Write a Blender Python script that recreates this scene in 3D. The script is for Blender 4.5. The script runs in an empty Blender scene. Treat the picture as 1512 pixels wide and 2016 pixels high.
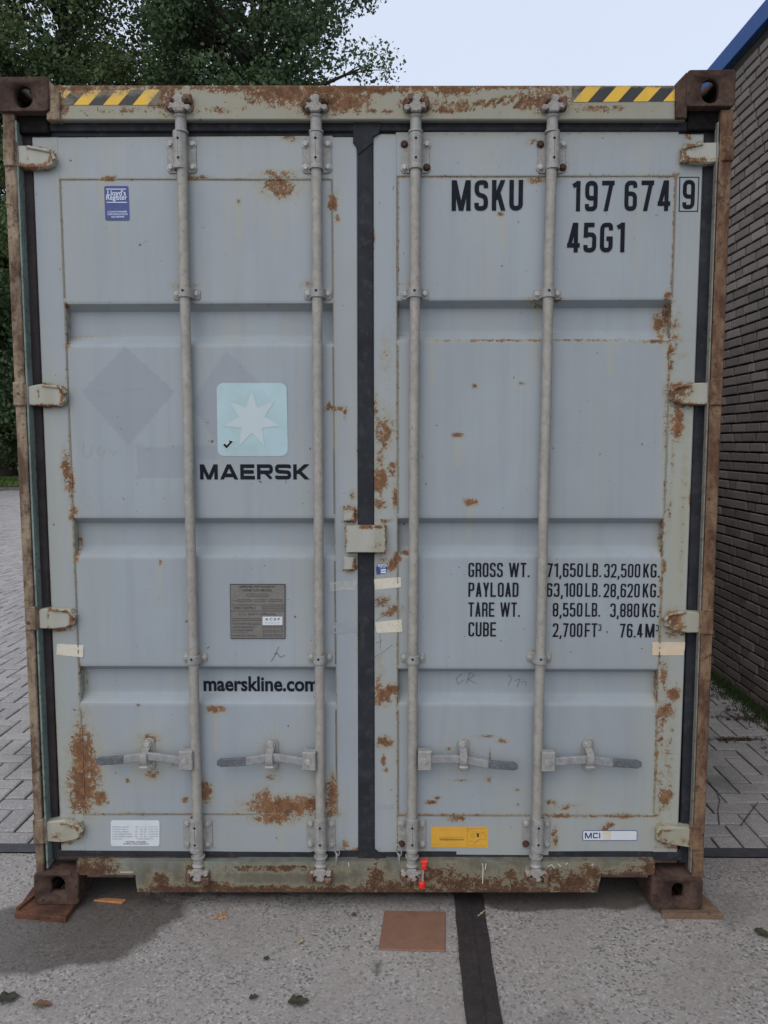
import bpy, math, random
import numpy as np
from mathutils import Vector, Matrix
rnd = random.Random(7)
SC = bpy.context.scene
COL = SC.collection

# ------------------------------------------------------------------ camera
CAM = np.array([0.0990, -2.6453, 1.6818]); YAW, PITCH, ROLL, F = -0.0139, -0.0902, -0.0010, 1507.3
cyw, syw, cp, sp = math.cos(YAW), math.sin(YAW), math.cos(PITCH), math.sin(PITCH)
FW = np.array([syw*cp, cyw*cp, sp]); RT = np.array([cyw, -syw, 0.0]); UP = np.cross(RT, FW)
RT, UP = math.cos(ROLL)*RT+math.sin(ROLL)*UP, -math.sin(ROLL)*RT+math.cos(ROLL)*UP
cd = bpy.data.cameras.new('camera'); cam = bpy.data.objects.new('camera', cd); COL.objects.link(cam)
m = Matrix.Identity(4)
for i in range(3):
    m[i][0] = RT[i]; m[i][1] = UP[i]; m[i][2] = -FW[i]; m[i][3] = CAM[i]
cam.matrix_world = m
cd.sensor_fit = 'VERTICAL'; cd.sensor_height = 24; cd.lens = F/2016*24; cd.clip_start = .05; cd.clip_end = 2000
SC.camera = cam
SC.view_settings.view_transform = 'Standard'; SC.view_settings.look = 'None'
SC.view_settings.gamma = 1; SC.view_settings.use_curve_mapping = False; SC.view_settings.exposure = 0.0

# ------------------------------------------------------------------ world (overcast) and veiled sun
SUN_EL, SUN_AZ = math.radians(48), math.radians(205)      # azimuth clockwise from +y
W = bpy.data.worlds.new('World'); SC.world = W; W.use_nodes = True
nt = W.node_tree; nt.nodes.clear()
def nn(nt, t, ins=None, **kw):
    n = nt.nodes.new(t)
    for k, v in kw.items(): setattr(n, k, v)
    for k, v in (ins or {}).items():
        if isinstance(v, bpy.types.NodeSocket): nt.links.new(v, n.inputs[k])
        else: n.inputs[k].default_value = v
    return n
sky = nn(nt, 'ShaderNodeTexSky', sky_type='NISHITA', sun_disc=False, sun_elevation=SUN_EL, sun_rotation=SUN_AZ)
sky.dust_density = 4
bsky = nn(nt, 'ShaderNodeBackground', {'Color': sky.outputs[0], 'Strength': 0.05})
tc = nn(nt, 'ShaderNodeTexCoord')
sund = (math.sin(SUN_AZ)*.8, math.cos(SUN_AZ)*.8, .75)
dt = nn(nt, 'ShaderNodeVectorMath', {0: tc.outputs['Generated'], 1: sund}, operation='DOT_PRODUCT')
mr = nn(nt, 'ShaderNodeMapRange', {'Value': dt.outputs['Value'], 'From Min': -0.4, 'From Max': 1.0, 'To Min': 0.0, 'To Max': 1.0}, interpolation_type='SMOOTHSTEP')
cl = nn(nt, 'ShaderNodeTexNoise', {'Vector': tc.outputs['Generated'], 'Scale': 2.2, 'Detail': 4.0})
mx = nn(nt, 'ShaderNodeMix', {'Factor': mr.outputs[0], 6: (0.63, 0.68, 0.79, 1), 7: (.86, .90, .97, 1)}, data_type='RGBA')
mc = nn(nt, 'ShaderNodeMapRange', {'Value': cl.outputs[0], 'From Min': .3, 'From Max': .7, 'To Min': .97, 'To Max': 1.04})
bov = nn(nt, 'ShaderNodeBackground', {'Color': mx.outputs[2], 'Strength': mc.outputs[0]})
ad = nn(nt, 'ShaderNodeAddShader', {0: bsky.outputs[0], 1: bov.outputs[0]})
nn(nt, 'ShaderNodeOutputWorld', {'Surface': ad.outputs[0]})
sd = bpy.data.lights.new('sun', 'SUN'); sd.energy = 0.5; sd.angle = math.radians(50); sd.color = (1, .97, .93)
sun = bpy.data.objects.new('sun', sd); COL.objects.link(sun)
dv = Vector((math.sin(SUN_AZ)*math.cos(SUN_EL), math.cos(SUN_AZ)*math.cos(SUN_EL), math.sin(SUN_EL)))
sun.rotation_euler = dv.to_track_quat('Z', 'Y').to_euler(); sun.location = dv*30

# ------------------------------------------------------------------ helpers
def at(px, py, val=0.0, ax=1):
    """point of the plane <ax>=val that the photograph shows at pixel px,py (1512x2016)"""
    d = FW*F+RT*(px-756)-UP*(py-1008)
    return CAM+d*(val-CAM[ax])/d[ax]
def s2l(c):
    return tuple(((v/255)/12.92 if v <= 10 else ((v/255+.055)/1.055)**2.4) for v in c)

class MB:
    def __init__(s): s.v = []; s.f = []; s.m = []; s.tone = []; s.n = 0
    def add(s, vs, fs, mat=0, tone=0.5):
        s.v.extend([tuple(float(c) for c in q) for q in vs])
        for f in fs: s.f.append(tuple(i+s.n for i in f)); s.m.append(mat); s.tone.append(tone)
        s.n += len(vs); return s
    def box(s, x0, x1, y0, y1, z0, z1, mat=0, c=0.0, tone=.5):
        vs = []
        if c <= 0:
            vs = [(x, y, z) for x in (x0, x1) for y in (y0, y1) for z in (z0, z1)]
            return s.add(vs, [(0,1,3,2),(4,6,7,5),(0,4,5,1),(2,3,7,6),(0,2,6,4),(1,5,7,3)], mat, tone)
        # chamfer on the front (-y) face rim
        f = [(x0+c, y0, z0+c), (x1-c, y0, z0+c), (x1-c, y0, z1-c), (x0+c, y0, z1-c)]
        r = [(x0, y0+c, z0), (x1, y0+c, z0), (x1, y0+c, z1), (x0, y0+c, z1)]
        b = [(x0, y1, z0), (x1, y1, z0), (x1, y1, z1), (x0, y1, z1)]
        fs = [(0, 1, 2, 3)]+[(4+i, 4+(i+1) % 4, (i+1) % 4, i) for i in range(4)]+[(8+i, 8+(i+1) % 4, 4+(i+1) % 4, 4+i) for i in range(4)]+[(11, 10, 9, 8)]
        return s.add(f+r+b, fs, mat, tone)
    def prism(s, pts, y0, y1, mat=0, c=0.0):
        """outline (x,z) counter-clockwise seen from the front; front at y0, chamfer c"""
        n = len(pts)
        if c > 0:
            cx = sum(p[0] for p in pts)/n; cz = sum(p[1] for p in pts)/n
            def inn(p):
                dx, dz = cx-p[0], cz-p[1]; L = math.hypot(dx, dz) or 1
                return (p[0]+dx/L*c, y0, p[1]+dz/L*c)
            vs = [inn(p) for p in pts]+[(p[0], y0+c, p[1]) for p in pts]+[(p[0], y1, p[1]) for p in pts]
            fs = [tuple(range(n))]+[(n+i, n+(i+1) % n, (i+1) % n, i) for i in range(n)]+[(2*n+i, 2*n+(i+1) % n, n+(i+1) % n, n+i) for i in range(n)]+[tuple(range(3*n-1, 2*n-1, -1))]
        else:
            vs = [(p[0], y0, p[1]) for p in pts]+[(p[0], y1, p[1]) for p in pts]
            fs = [tuple(range(n))]+[(n+i, n+(i+1) % n, (i+1) % n, i) for i in range(n)]+[tuple(range(2*n-1, n-1, -1))]
        return s.add(vs, fs, mat)
    def tube(s, path, rad, n=14, mat=0, caps=True, flat=1.0, tone=.5):
        P = [Vector(p) for p in path]; vs = []; fs = []
        R = rad if isinstance(rad, (list, tuple)) else [rad]*len(P)
        for i, p in enumerate(P):
            d = (P[min(i+1, len(P)-1)]-P[max(i-1, 0)])
            if d.length < 1e-9: d = (P[i]-P[i-1]) if i else Vector((0, 0, 1))
            d.normalize()
            u = Vector((0, 1, 0)) if abs(d.y) < .9 else Vector((1, 0, 0))
            a = d.cross(u).normalized(); b = d.cross(a)
            for k in range(n):
                t = 2*math.pi*k/n
                vs.append(p+a*math.cos(t)*R[i]+b*math.sin(t)*R[i]*flat)
        for i in range(len(P)-1):
            for k in range(n):
                fs.append((i*n+k, i*n+(k+1) % n, (i+1)*n+(k+1) % n, (i+1)*n+k))
        if caps: fs += [tuple(range(n-1, -1, -1)), tuple(range((len(P)-1)*n, len(P)*n))]
        return s.add(vs, fs, mat, tone)
    def cyl(s, p, q, r, n=16, mat=0): return s.tube([p, q], r, n, mat)
    def hexb(s, x, z, y, r=.009, h=.009, mat=0):
        a0 = rnd.random()*6
        ring = lambda rr, yy: [(x+rr*math.cos(a0+k*math.pi/3), yy, z+rr*math.sin(a0+k*math.pi/3)) for k in range(6)]
        vs = ring(r*.8, y-h)+ring(r, y-h+.002)+ring(r, y)
        fs = [tuple(range(5, -1, -1))]+[(i, (i+1) % 6, 6+(i+1) % 6, 6+i) for i in range(6)]+[(6+i, 6+(i+1) % 6, 12+(i+1) % 6, 12+i) for i in range(6)]
        s.add(vs, fs, mat)
        s.tube([(x, y-.0025, z), (x, y+.001, z)], r*1.35, 14, mat)
    def grid(s, P, mat=0):
        """P: array (a,b,3)"""
        a, b, _ = P.shape; base = P.reshape(-1, 3)
        i, j = np.meshgrid(np.arange(a-1), np.arange(b-1), indexing='ij'); k = (i*b+j).ravel()
        s.add(base.tolist(), np.stack([k, k+b, k+b+1, k+1], 1).tolist(), mat)
    def gbox(s, x0, x1, y0, y1, z0, z1, c=.003, g=.012, mat=0, tilt=None):
        """front face gridded so stains can sit on it; chamfered rim; tilt(x,z)->(x,z)"""
        def ax(a, b):
            n = max(2, int((b-a)/g)); return np.concatenate([[a], np.linspace(a+c, b-c, n), [b]])
        X, Z = ax(x0, x1), ax(z0, z1)
        P = np.zeros((len(X), len(Z), 3)); P[..., 0] = X[:, None]; P[..., 2] = Z[None, :]; P[..., 1] = y0
        P[0, :, 1] = P[-1, :, 1] = y0+c; P[:, 0, 1] = P[:, -1, 1] = y0+c
        if tilt is not None:
            P[..., 0], P[..., 2] = tilt(P[..., 0], P[..., 2])
        s.grid(P, mat)
        for E in (P[0], P[-1][::-1], P[:, 0][::-1], P[:, -1]):
            Q = np.stack([E, E], 0).copy(); Q[0, :, 1] = y1; s.grid(Q, mat)
    def build(s, name, mats, parent=None, paint=False, smooth=30, bevel=0, recalc=True, tone=False, dense=0):
        me = bpy.data.meshes.new(name)
        me.from_pydata(s.v, [], s.f)
        for mt in (mats if isinstance(mats, (list, tuple)) else [mats]): me.materials.append(mt)
        me.polygons.foreach_set('material_index', s.m)
        if recalc:
            import bmesh
            bm = bmesh.new(); bm.from_mesh(me); bmesh.ops.recalc_face_normals(bm, faces=bm.faces)
            if dense:
                for _ in range(5):
                    bmesh.ops.triangulate(bm, faces=[f for f in bm.faces if len(f.verts) > 4])
                    E_ = [e for e in bm.edges if e.calc_length() > dense]
                    if not E_: break
                    bmesh.ops.subdivide_edges(bm, edges=E_, cuts=1, use_grid_fill=True)
            bm.to_mesh(me); bm.free()
        if smooth is not None:
            me.polygons.foreach_set('use_smooth', [True]*len(me.polygons)); me.set_sharp_from_angle(angle=math.radians(smooth))
        if paint:
            co = np.zeros(len(me.vertices)*3, 'f'); me.vertices.foreach_get('co', co); co = co.reshape(-1, 3)
            for nm, L in (('rust', RUST), ('tint', TINT)):
                a = me.attributes.new(nm, 'FLOAT', 'POINT'); a.data.foreach_set('value', field(L, co[:, 0], co[:, 2]))
            a = me.attributes.new('mark', 'FLOAT', 'POINT'); a.data.foreach_set('value', marks(co[:, 0], co[:, 2]))
        if tone:
            a = me.attributes.new('tone', 'FLOAT', 'FACE'); a.data.foreach_set('value', s.tone)
        me.validate(); me.update()
        o = bpy.data.objects.new(name, me); COL.objects.link(o)
        if parent: o.parent = parent
        if bevel:
            b = o.modifiers.new('bevel', 'BEVEL'); b.width = bevel; b.segments = 2; b.limit_method = 'ANGLE'; b.angle_limit = math.radians(50)
        return o
def empty(name, loc=(0, 0, 0)):
    o = bpy.data.objects.new(name, None); COL.objects.link(o); o.location = loc; o.empty_display_size = .2; return o
def tag(o, label=None, cat=None, group=None, kind=None):
    for k, v in (('label', label), ('category', cat), ('group', group), ('kind', kind)):
        if v: o[k] = v
    return o

# stain fields: primitives given where the photograph shows them on the door plane
YD = 0.045
def wx(px, py): q = at(px, py, YD); return q[0], q[2]
RUST, TINT = [], []
def el(L, px, py, rx, ry, s=1.0):
    x, z = wx(px, py); L.append(('e', x, z, rx/560, ry/560, s))
def sg(L, p0, p1, r, s=1.0):
    L.append(('s',)+wx(*p0)+wx(*p1)+(r/560, s))
def field(L, x, z):
    out = np.zeros(len(x), 'f')
    for q in L:
        if q[0] == 'e': d = np.sqrt(((x-q[1])/q[3])**2+((z-q[2])/q[4])**2)
        else:
            ax_, az, bx, bz, r = q[1:6]; dx, dz = bx-ax_, bz-az; L2 = dx*dx+dz*dz+1e-12
            t = np.clip(((x-ax_)*dx+(z-az)*dz)/L2, 0, 1)
            d = np.sqrt((x-ax_-t*dx)**2+(z-az-t*dz)**2)/r
        v = np.clip(1.22-.66*d, 0, 1)*q[-1]
        out = np.maximum(out, v)
    return out
R_ = RUST
def marks(x, z):
    out = np.zeros(len(x), 'f')
    for st_, poly in ((1.0, [(246, 682), (344, 770), (253, 878), (160, 772)]), (.75, [(445, 690), (519, 760), (430, 880), (376, 795)]), (.8, [(270, 879), (425, 878), (425, 904), (385, 904), (385, 940), (268, 943)])):
        P = [wx(*p) for p in poly]; ins = np.zeros(len(x), bool)
        for (ax_, az), (bx, bz) in zip(P, P[1:]+P[:1]):
            if az == bz: continue
            ins ^= ((az > z) != (bz > z)) & (x < (bx-ax_)*(z-az)/(bz-az)+ax_)
        out = np.maximum(out, ins*st_)
    return out
for a in [ # left door
 (162,1490,26,68),(160,1550,30,62),(180,1520,24,74,.8),(197,1570,15,18,1),(555,1590,75,24),(610,1583,40,18),(540,1610,50,16,.9),(655,1565,11,50,.9),(520,1570,25,22,.8),(650,1600,24,14,.8),
 (425,1397,20,9,.95),(405,1560,14,26,.95),(365,1575,9,7,.9),(130,925,11,42,.85),(140,950,8,40,.85),(550,365,38,26,.82),(545,340,45,8,.7),(655,400,10,24,.95),(665,430,6,10,.8),(215,352,18,6,.9),
 (555,378,26,14,.85),(570,270,20,10,.7),(470,398,5,8,.7),(380,350,40,6,.8),(293,1455,26,14,.72),(297,1522,22,14,.72),(536,1530,16,10,.65),(398,1530,10,8,.6),
 (252,1538,6,6,.9),(315,1105,4,10,.8),(460,1205,3,3,.7),(660,805,24,6,.95),(680,812,4,14,.9),(648,800,6,10,.8),(688,1000,16,8,.8),(700,1010,6,18,.85),(690,1026,14,5,.8),(700,1110,6,16,.85),(688,1124,16,5,.8),
 (697,975,10,12,.7),(640,1560,6,30,.8),(352,565,14,10,.7),(385,563,10,6,.65),(272,1388,4,4,.9),(705,880,4,60,.6),(706,1250,5,70,.65),(340,1500,10,12,.7),
 (145,1005,8,14,.9),(150,1095,6,14,.9),(158,1320,6,18,.7),(133,680,8,8,.8),(130,600,6,6,.8),(165,660,34,4,.6),
 # right door
 (755,850,22,44,.78),(748,945,16,28,1),(772,925,12,18,.8),(740,800,8,30,.7),(925,988,14,9,.95),(902,857,12,6,.95),(1028,755,6,5,.9),(935,760,7,6,.8),(985,421,9,5,.85),(972,405,3,8,.7),
 (748,905,14,26,.7),(745,990,20,18,.72),(778,980,8,30,.85),(752,1185,20,14,.8),(775,1200,18,12,.85),(765,1208,20,8,.8),(780,1100,10,14,1),(772,1115,12,14,.95),(752,1370,22,22,.95),(770,1360,18,16,.9),(745,1350,10,30,.7),
 (757,1462,18,14,.95),(755,1500,6,16,.9),(760,1515,6,6,.9),(735,470,4,24,.8),(760,1025,18,4,.8),(795,1090,24,5,.85),(850,1580,16,6,.85),(860,1570,10,5,.8),(1018,1556,6,4,.9),(1085,1580,12,6,.85),
 (1190,1640,12,16,.9),(1200,1625,10,8,.85),(898,1612,22,8,.85),(970,1605,12,4,.8),(1110,1606,60,6,.8),(1225,1607,40,6,.85),(990,1460,12,6,.8),(960,1450,24,4,.75),(910,1537,22,3,.75),(965,1488,3,24,.75),(962,1535,8,9,.8),(882,1475,7,5,.8),
 (1095,590,14,6,.8),(1062,355,40,8,.75),(1040,1630,14,30,.62),(1092,1650,7,26,.85),(1062,600,22,6,.7),(1050,280,20,10,.6),(1112,320,10,18,.6),
 (1305,640,12,34,.88),(1318,620,6,32,.9),(1320,700,7,40,.88),(1290,672,40,5,.8),(1050,670,260,3.5,.76),(1313,585,6,12,.95),(1310,830,5,100,.55),
 (1335,835,16,36,.92),(1330,765,22,14,.9),(1330,800,12,20,.8),(1306,1115,6,18,.85),(1300,1150,4,60,.7),(1322,1215,12,20,.8),(1325,1250,24,10,.7),(1326,1368,16,14,1),(1310,1400,20,22,.9),(1302,1440,6,60,.72),(1310,1570,16,28,.9),(1315,1475,10,20,.72),(1292,1500,5,60,.72),
 (1355,265,10,12,.8),(1350,290,10,6,.8),(1340,310,6,20,.7),(1330,345,10,6,.8),(1310,350,14,4,.7),(1360,985,4,26,.8),(1370,945,6,10,.9),(1345,700,10,10,.5),
 # seams
 (255,1602,20,4,.8),(280,1604,10,6,.8),(1160,1607,30,5,.75),(860,560,3,3,.6),(1020,1585,4,4,.8),(700,1675,24,8,.9),(680,1665,8,14,.85),(830,1670,20,6,.6),
 # header
 (450,172,330,9,.85),(800,170,340,9,.8),(1080,168,200,8,.85),(220,180,120,8,.7),(900,215,50,16,.6),(440,225,60,8,.55),(760,228,60,6,.55),(1180,222,90,8,.55),(250,225,100,8,.5),
 (560,192,70,22,.95),(640,190,80,18,.9),(680,205,50,22,.9),(700,182,100,10,1),(470,180,110,10,.85),(340,180,30,12,.85),(800,180,90,8,.8),(900,185,60,9,.8),(960,178,200,7,.75),(1060,205,40,22,.7),(820,215,30,20,.78),(1130,172,160,6,.9),(1290,172,60,7,1),
 (330,205,26,26,.75),(620,215,30,20,.85),(1090,200,34,30,.72),(200,190,90,8,.7),(120,195,24,40,.85),(105,215,22,30,.9),(995,205,30,10,.55),(880,226,40,6,.7),(1340,200,16,40,1),(175,182,50,7,.9),
 # sill
 (350,1742,90,12,.9),(470,1745,120,12,.92),(320,1722,16,16,.9),(560,1745,110,12,.9),(420,1740,36,20,.85),(660,1748,80,12,.9),(740,1725,16,34,.9),(700,1745,160,12,.8),(900,1730,60,24,.7),(980,1745,200,12,.85),(1130,1730,40,26,.8),(850,1750,200,8,.95),
 (1110,1755,80,8,.95),(1240,1712,70,12,.8),(1300,1705,60,24,.95),(1180,1745,10,24,1),(260,1730,10,20,.9),(180,1700,60,16,.85),(100,1690,40,22,1),(390,1710,20,22,.9),(550,1700,130,6,.7),(1010,1740,30,20,.7),(1000,1715,20,20,.6),(860,1715,60,26,.62),(960,1740,90,26,.72),(1080,1715,50,22,.66),(1150,1720,30,30,.75),(770,1740,60,24,.65),
 ]: el(R_, *a)
sg(R_, (118,353), (653,353), 4, .58); sg(R_, (785,348), (1330,346), 4, .62); sg(R_, (165,1603), (663,1603), 4, .56); sg(R_, (785,1604), (1290,1607), 4, .68)
sg(R_, (118,355), (165,1600), 4, .55); sg(R_, (783,345), (783,1680), 4, .58); sg(R_, (1330,345), (1287,1605), 4, .64); sg(R_, (654,353), (663,1605), 3, .5)
sg(R_, (133,597), (657,599), 3, .45); sg(R_, (62,268), (700,268), 4, .5); sg(R_, (735,265), (1380,260), 4, .5); sg(R_, (60,270), (118,1600), 3, .5)
for i in range(7):
    x = 945+i*19+rnd.uniform(-4, 4); sg(R_, (x-9, 218+rnd.uniform(-6, 4)), (x+9, 206+rnd.uniform(-5, 5)), 3.2, .95)
for hx, hy in ((130,775),(147,1218),(162,1637),(108,310),(1322,775),(1309,1225),(1294,1648)):
    el(R_, hx, hy, 6, 24, .60)
for hx, y0 in ((63,334),(90,800),(112,1240),(125,1660),(1370,322),(1345,800),(1330,1248),(1320,1668)): el(R_, hx, y0, 34, 5, .8)
HL = [[(31,285),(54,286),(100,295),(108,310),(104,324),(87,331),(63,332),(31,328)],
      [(50,761),(83,755),(119,759),(129,771),(128,792),(119,800),(89,800),(50,798)],
      [(73,1201),(104,1197),(138,1200),(147,1212),(144,1230),(131,1236),(104,1239),(73,1238)],
      [(88,1619),(127,1615),(157,1623),(162,1633),(159,1649),(147,1655),(119,1660),(88,1657)]]
HR = [[(1420,279),(1383,280),(1359,284),(1344,289),(1343,316),(1359,320),(1389,322),(1420,318)],
      [(1398,753),(1362,754),(1333,759),(1322,767),(1322,786),(1336,794),(1364,798),(1398,797)],
      [(1381,1206),(1345,1204),(1318,1207),(1309,1218),(1310,1233),(1327,1242),(1356,1247),(1381,1246)],
      [(1362,1631),(1319,1628),(1299,1628),(1294,1635),(1294,1655),(1304,1660),(1334,1666),(1362,1670)]]
for h in HL+HR:
    for p_, q_ in zip(h[1:7], h[2:8]): sg(R_, p_, q_, 3.2, .74)
for p_ in ((118,1640),(75,1630),(1345,775),(1330,1230),(1310,1650),(1350,1650),(1360,290)): el(R_, p_[0], p_[1], 16, 12, .62)
for cx, cy in ((293,1486),(536,1486),(912,1488),(1157,1488)): el(R_, cx, cy, 26, 44, .44 if cx > 600 else .54)
for a in [(1325,900,5,120,.55),(1318,1000,6,60,.6),(1330,660,14,60,.6),(1345,1000,8,200,.5),(1318,1500,14,120,.52),(1308,1330,10,40,.75),(142,1010,8,24,.75),(150,1060,5,30,.6),(162,1340,6,40,.6),(160,1420,20,40,.55),(720,1672,40,6,.6),(1300,1560,10,90,.58),(752,1100,20,50,.5),(745,1330,14,60,.55),(760,700,16,60,.45),(1060,590,36,8,.6),(615,560,30,10,.55),(812,562,26,10,.55),(628,1284,26,8,.5),(1062,1285,26,9,.6),(380,1284,24,8,.5),(1110,1590,40,10,.6)]: el(R_, *a)
# run-down stains below rusty spots
for x_, y_, L_ in ((1312,680,90),(1322,700,160),(1060,600,60),(425,1405,70),(555,1625,50),(925,1000,60),(902,865,50),(748,1000,90),(660,820,60),(315,1110,70),(140,1000,100),(162,1620,60),(540,395,70),(1190,1655,30),(1330,880,160),(1325,1400,120),(1310,1600,60),(990,430,60),(470,405,60),(200,356,50),(1050,672,70),(1200,672,60),(850,672,80),(240,1606,30),(640,1610,50)):
    sg(TINT, (x_, y_), (x_, y_+L_), 5, .75)
for a in [(90,1500,60,220,.6),(100,1100,40,260,.4),(1330,1500,60,260,.8),(1345,1050,40,330,1),(1340,1400,30,120,.9),(1325,1550,40,90,.9),(110,1500,30,120,.7),(755,1050,26,300,.4),(1110,1650,180,30,.55),(1350,700,30,200,.35),(230,200,170,60,.55),(600,205,300,60,.6),(1200,205,260,60,.5),(900,210,240,60,.5),(120,1640,60,60,.7),
          (1250,1640,110,50,.6),(750,1725,620,34,.75),(165,1520,60,110,.8),(560,1590,120,50,.6),(755,900,50,160,.5),(755,1250,40,300,.35),(1310,1620,60,80,.9),(80,300,60,40,.3),(560,370,80,60,.4),(295,1490,44,60,.7),(536,1500,34,50,.5),(1090,1640,60,50,.5),(90,800,40,60,.4),(400,1660,300,30,.3),(1150,1590,140,50,.45),(915,1500,60,60,.3)]:
    el(TINT, *a)
for a in [(960,1725,330,45,.9),(1250,1705,90,40,.9),(100,1700,80,40,.8),(690,1750,400,9,.7)]: el(TINT, *a)
for a in [((712,1036),(758,1036),4,.85),((682,1088),(758,1089),4,.66),((760,1036),(760,1088),4,.7),((681,1036),(682,1088),4,.62),((676,1028),(698,1028),4,.75),((676,1124),(698,1124),4,.75),((699,1001),(699,1026),4,.7)]: sg(R_, *a)

# ------------------------------------------------------------------ materials
MATS = {}
def newmat(name):
    mt = bpy.data.materials.new(name); mt.use_nodes = True; mt.node_tree.nodes.clear(); return mt, mt.node_tree
def finish(nt, col, rough=.6, metal=0.0, bump=None, bs=.3, bd=.004, spec=.5, extra=None):
    ins = {'Base Color': col, 'Roughness': rough, 'Metallic': metal, 'Specular IOR Level': spec}
    if bump is not None:
        ins['Normal'] = nn(nt, 'ShaderNodeBump', {'Height': bump, 'Strength': bs, 'Distance': bd}).outputs[0]
    ins.update(extra or {})
    p = nn(nt, 'ShaderNodeBsdfPrincipled', ins); nn(nt, 'ShaderNodeOutputMaterial', {'Surface': p.outputs[0]}); return p
def noise(nt, v, s, d=4, r=.5, out=0): return nn(nt, 'ShaderNodeTexNoise', {'Vector': v, 'Scale': s, 'Detail': float(d), 'Roughness': r}).outputs[out]
def ramp(nt, v, a, b, lo=0.0, hi=1.0): return nn(nt, 'ShaderNodeMapRange', {'Value': v, 'From Min': a, 'From Max': b, 'To Min': lo, 'To Max': hi}).outputs[0]
def mix(nt, f, a, b, bt='MIX'): 
    c = lambda q: q if isinstance(q, bpy.types.NodeSocket) else tuple(q)[:3]+(1,)
    return nn(nt, 'ShaderNodeMix', {'Factor': f, 6: c(a), 7: c(b)}, data_type='RGBA', blend_type=bt).outputs[2]
def mth(nt, op, a, b=0.0, c=0.0, clamp=False): return nn(nt, 'ShaderNodeMath', {0: a, 1: b, 2: c}, operation=op, use_clamp=clamp).outputs[0]
def vmap(nt, v, sc, loc=(0, 0, 0)): return nn(nt, 'ShaderNodeMapping', {'Vector': v, 'Scale': sc, 'Location': loc}).outputs[0]
def pos(nt): return nn(nt, 'ShaderNodeNewGeometry').outputs['Position']
def attr(nt, n): return nn(nt, 'ShaderNodeAttribute', attribute_name=n).outputs['Fac']

RUST_D, RUST_M, RUST_O = (.055, .028, .018), (.145, .070, .035), (.24, .125, .062)
def rustcol(nt, P, sc=30):
    n = noise(nt, P, sc, 6, .65); n2 = noise(nt, P, sc*3.2, 4, .6)
    c = mix(nt, ramp(nt, n, .38, .62), RUST_M, RUST_O)
    return mix(nt, ramp(nt, n2, .5, .72, 0, .75), c, RUST_D)
def paint(name, base, bias=0.0, tintc=(.32, .325, .26), tb=0.0, rough=.48, speck=1.0, k=1.7, rmul=1.0):
    mt, nt = newmat(name); P = pos(nt)
    ra, ta = attr(nt, 'rust'), attr(nt, 'tint')
    n1 = mth(nt, 'ADD', mth(nt, 'MULTIPLY', noise(nt, P, 42, 9, .72), .62), mth(nt, 'MULTIPLY', noise(nt, P, 190, 5, .7), .38)); big = noise(nt, P, 2.3, 5, .6); st = noise(nt, vmap(nt, P, (22, 22, 1.1)), 1, 5, .6)
    v = mth(nt, 'ADD', mth(nt, 'ADD', ra, bias), mth(nt, 'MULTIPLY', mth(nt, 'MULTIPLY', mth(nt, 'SUBTRACT', n1, .5), k), mth(nt, 'MULTIPLY_ADD', ra, 1.5, .75)))
    rm = ramp(nt, v, .60, .72); halo = ramp(nt, v, .22, .62)
    # loose chips
    n3 = noise(nt, vmap(nt, P, (1, 1, 1), (5, 3, 9)), 34, 3, .5)
    n4 = noise(nt, vmap(nt, P, (1, 1, .8), (2, 8, 1)), 90, 3, .6)
    ch = mth(nt, 'MULTIPLY', ramp(nt, n3, .735, .76), speck)
    c = mix(nt, ramp(nt, big, .3, .7), tuple(b*.93 for b in base), tuple(b*1.06 for b in base))
    c = mix(nt, ramp(nt, st, .48, .75, 0, .42), c, tuple(b*.78 for b in base))
    c = mix(nt, ramp(nt, noise(nt, vmap(nt, P, (9, 9, .7), (3, 1, 7)), 1, 4, .6), .5, .74, 0, .36), c, tintc)
    c = mix(nt, ramp(nt, mth(nt, 'MULTIPLY', mth(nt, 'ADD', ta, tb), ramp(nt, st, .3, .65, .5, 1.1)), 0, 1, 0, .85), c, tintc)
    c = mix(nt, mth(nt, 'MULTIPLY', attr(nt, 'mark'), .6), c, tuple(b*q for b, q in zip(base, (.80, .80, .85))))
    c = mix(nt, mth(nt, 'MULTIPLY', halo, .6), c, (.27, .245, .165))
    c = mix(nt, mth(nt, 'MULTIPLY', ramp(nt, n4, .715, .745), .8*speck), c, (.09, .085, .08))
    c = mix(nt, ch, c, (.16, .08, .045))
    c = mix(nt, rm, c, mix(nt, 1.0, mix(nt, ramp(nt, v, .85, 1.35, 0, .75), rustcol(nt, P), (.085, .042, .024)), (rmul, rmul, rmul), 'MULTIPLY'))
    fine = noise(nt, P, 260, 3, .6)
    h = mth(nt, 'ADD', mth(nt, 'MULTIPLY', fine, .12), mth(nt, 'MULTIPLY', mth(nt, 'ADD', rm, mth(nt, 'MULTIPLY', n1, rm)), .35))
    h = mth(nt, 'ADD', h, mth(nt, 'MULTIPLY', noise(nt, P, 4, 2), .9))
    finish(nt, c, ramp(nt, rm, 0, 1, rough, .92), 0, h, .35, .004, .4)
    return mt
def rusty(name, a, b, c_, thr=.5, sc=14, zs=1.0, rough=.85):
    """weathered bare metal: three tones mixed by noise"""
    mt, nt = newmat(name); P = vmap(nt, pos(nt), (1, 1, zs))
    n = noise(nt, P, sc, 8, .68); n2 = noise(nt, pos(nt), sc*3, 6, .65); n3 = noise(nt, pos(nt), 150, 4, .6)
    c = mix(nt, ramp(nt, n, thr-.1, thr+.08), a, b); c = mix(nt, ramp(nt, n2, .54, .66), c, c_)
    c = mix(nt, ramp(nt, n3, .35, .7, 0, .3), c, tuple(q*.5 for q in a))
    h = mth(nt, 'ADD', mth(nt, 'MULTIPLY', n2, .6), mth(nt, 'MULTIPLY', n3, .4))
    finish(nt, c, rough, 0, h, .6, .004, .3); return mt
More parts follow.
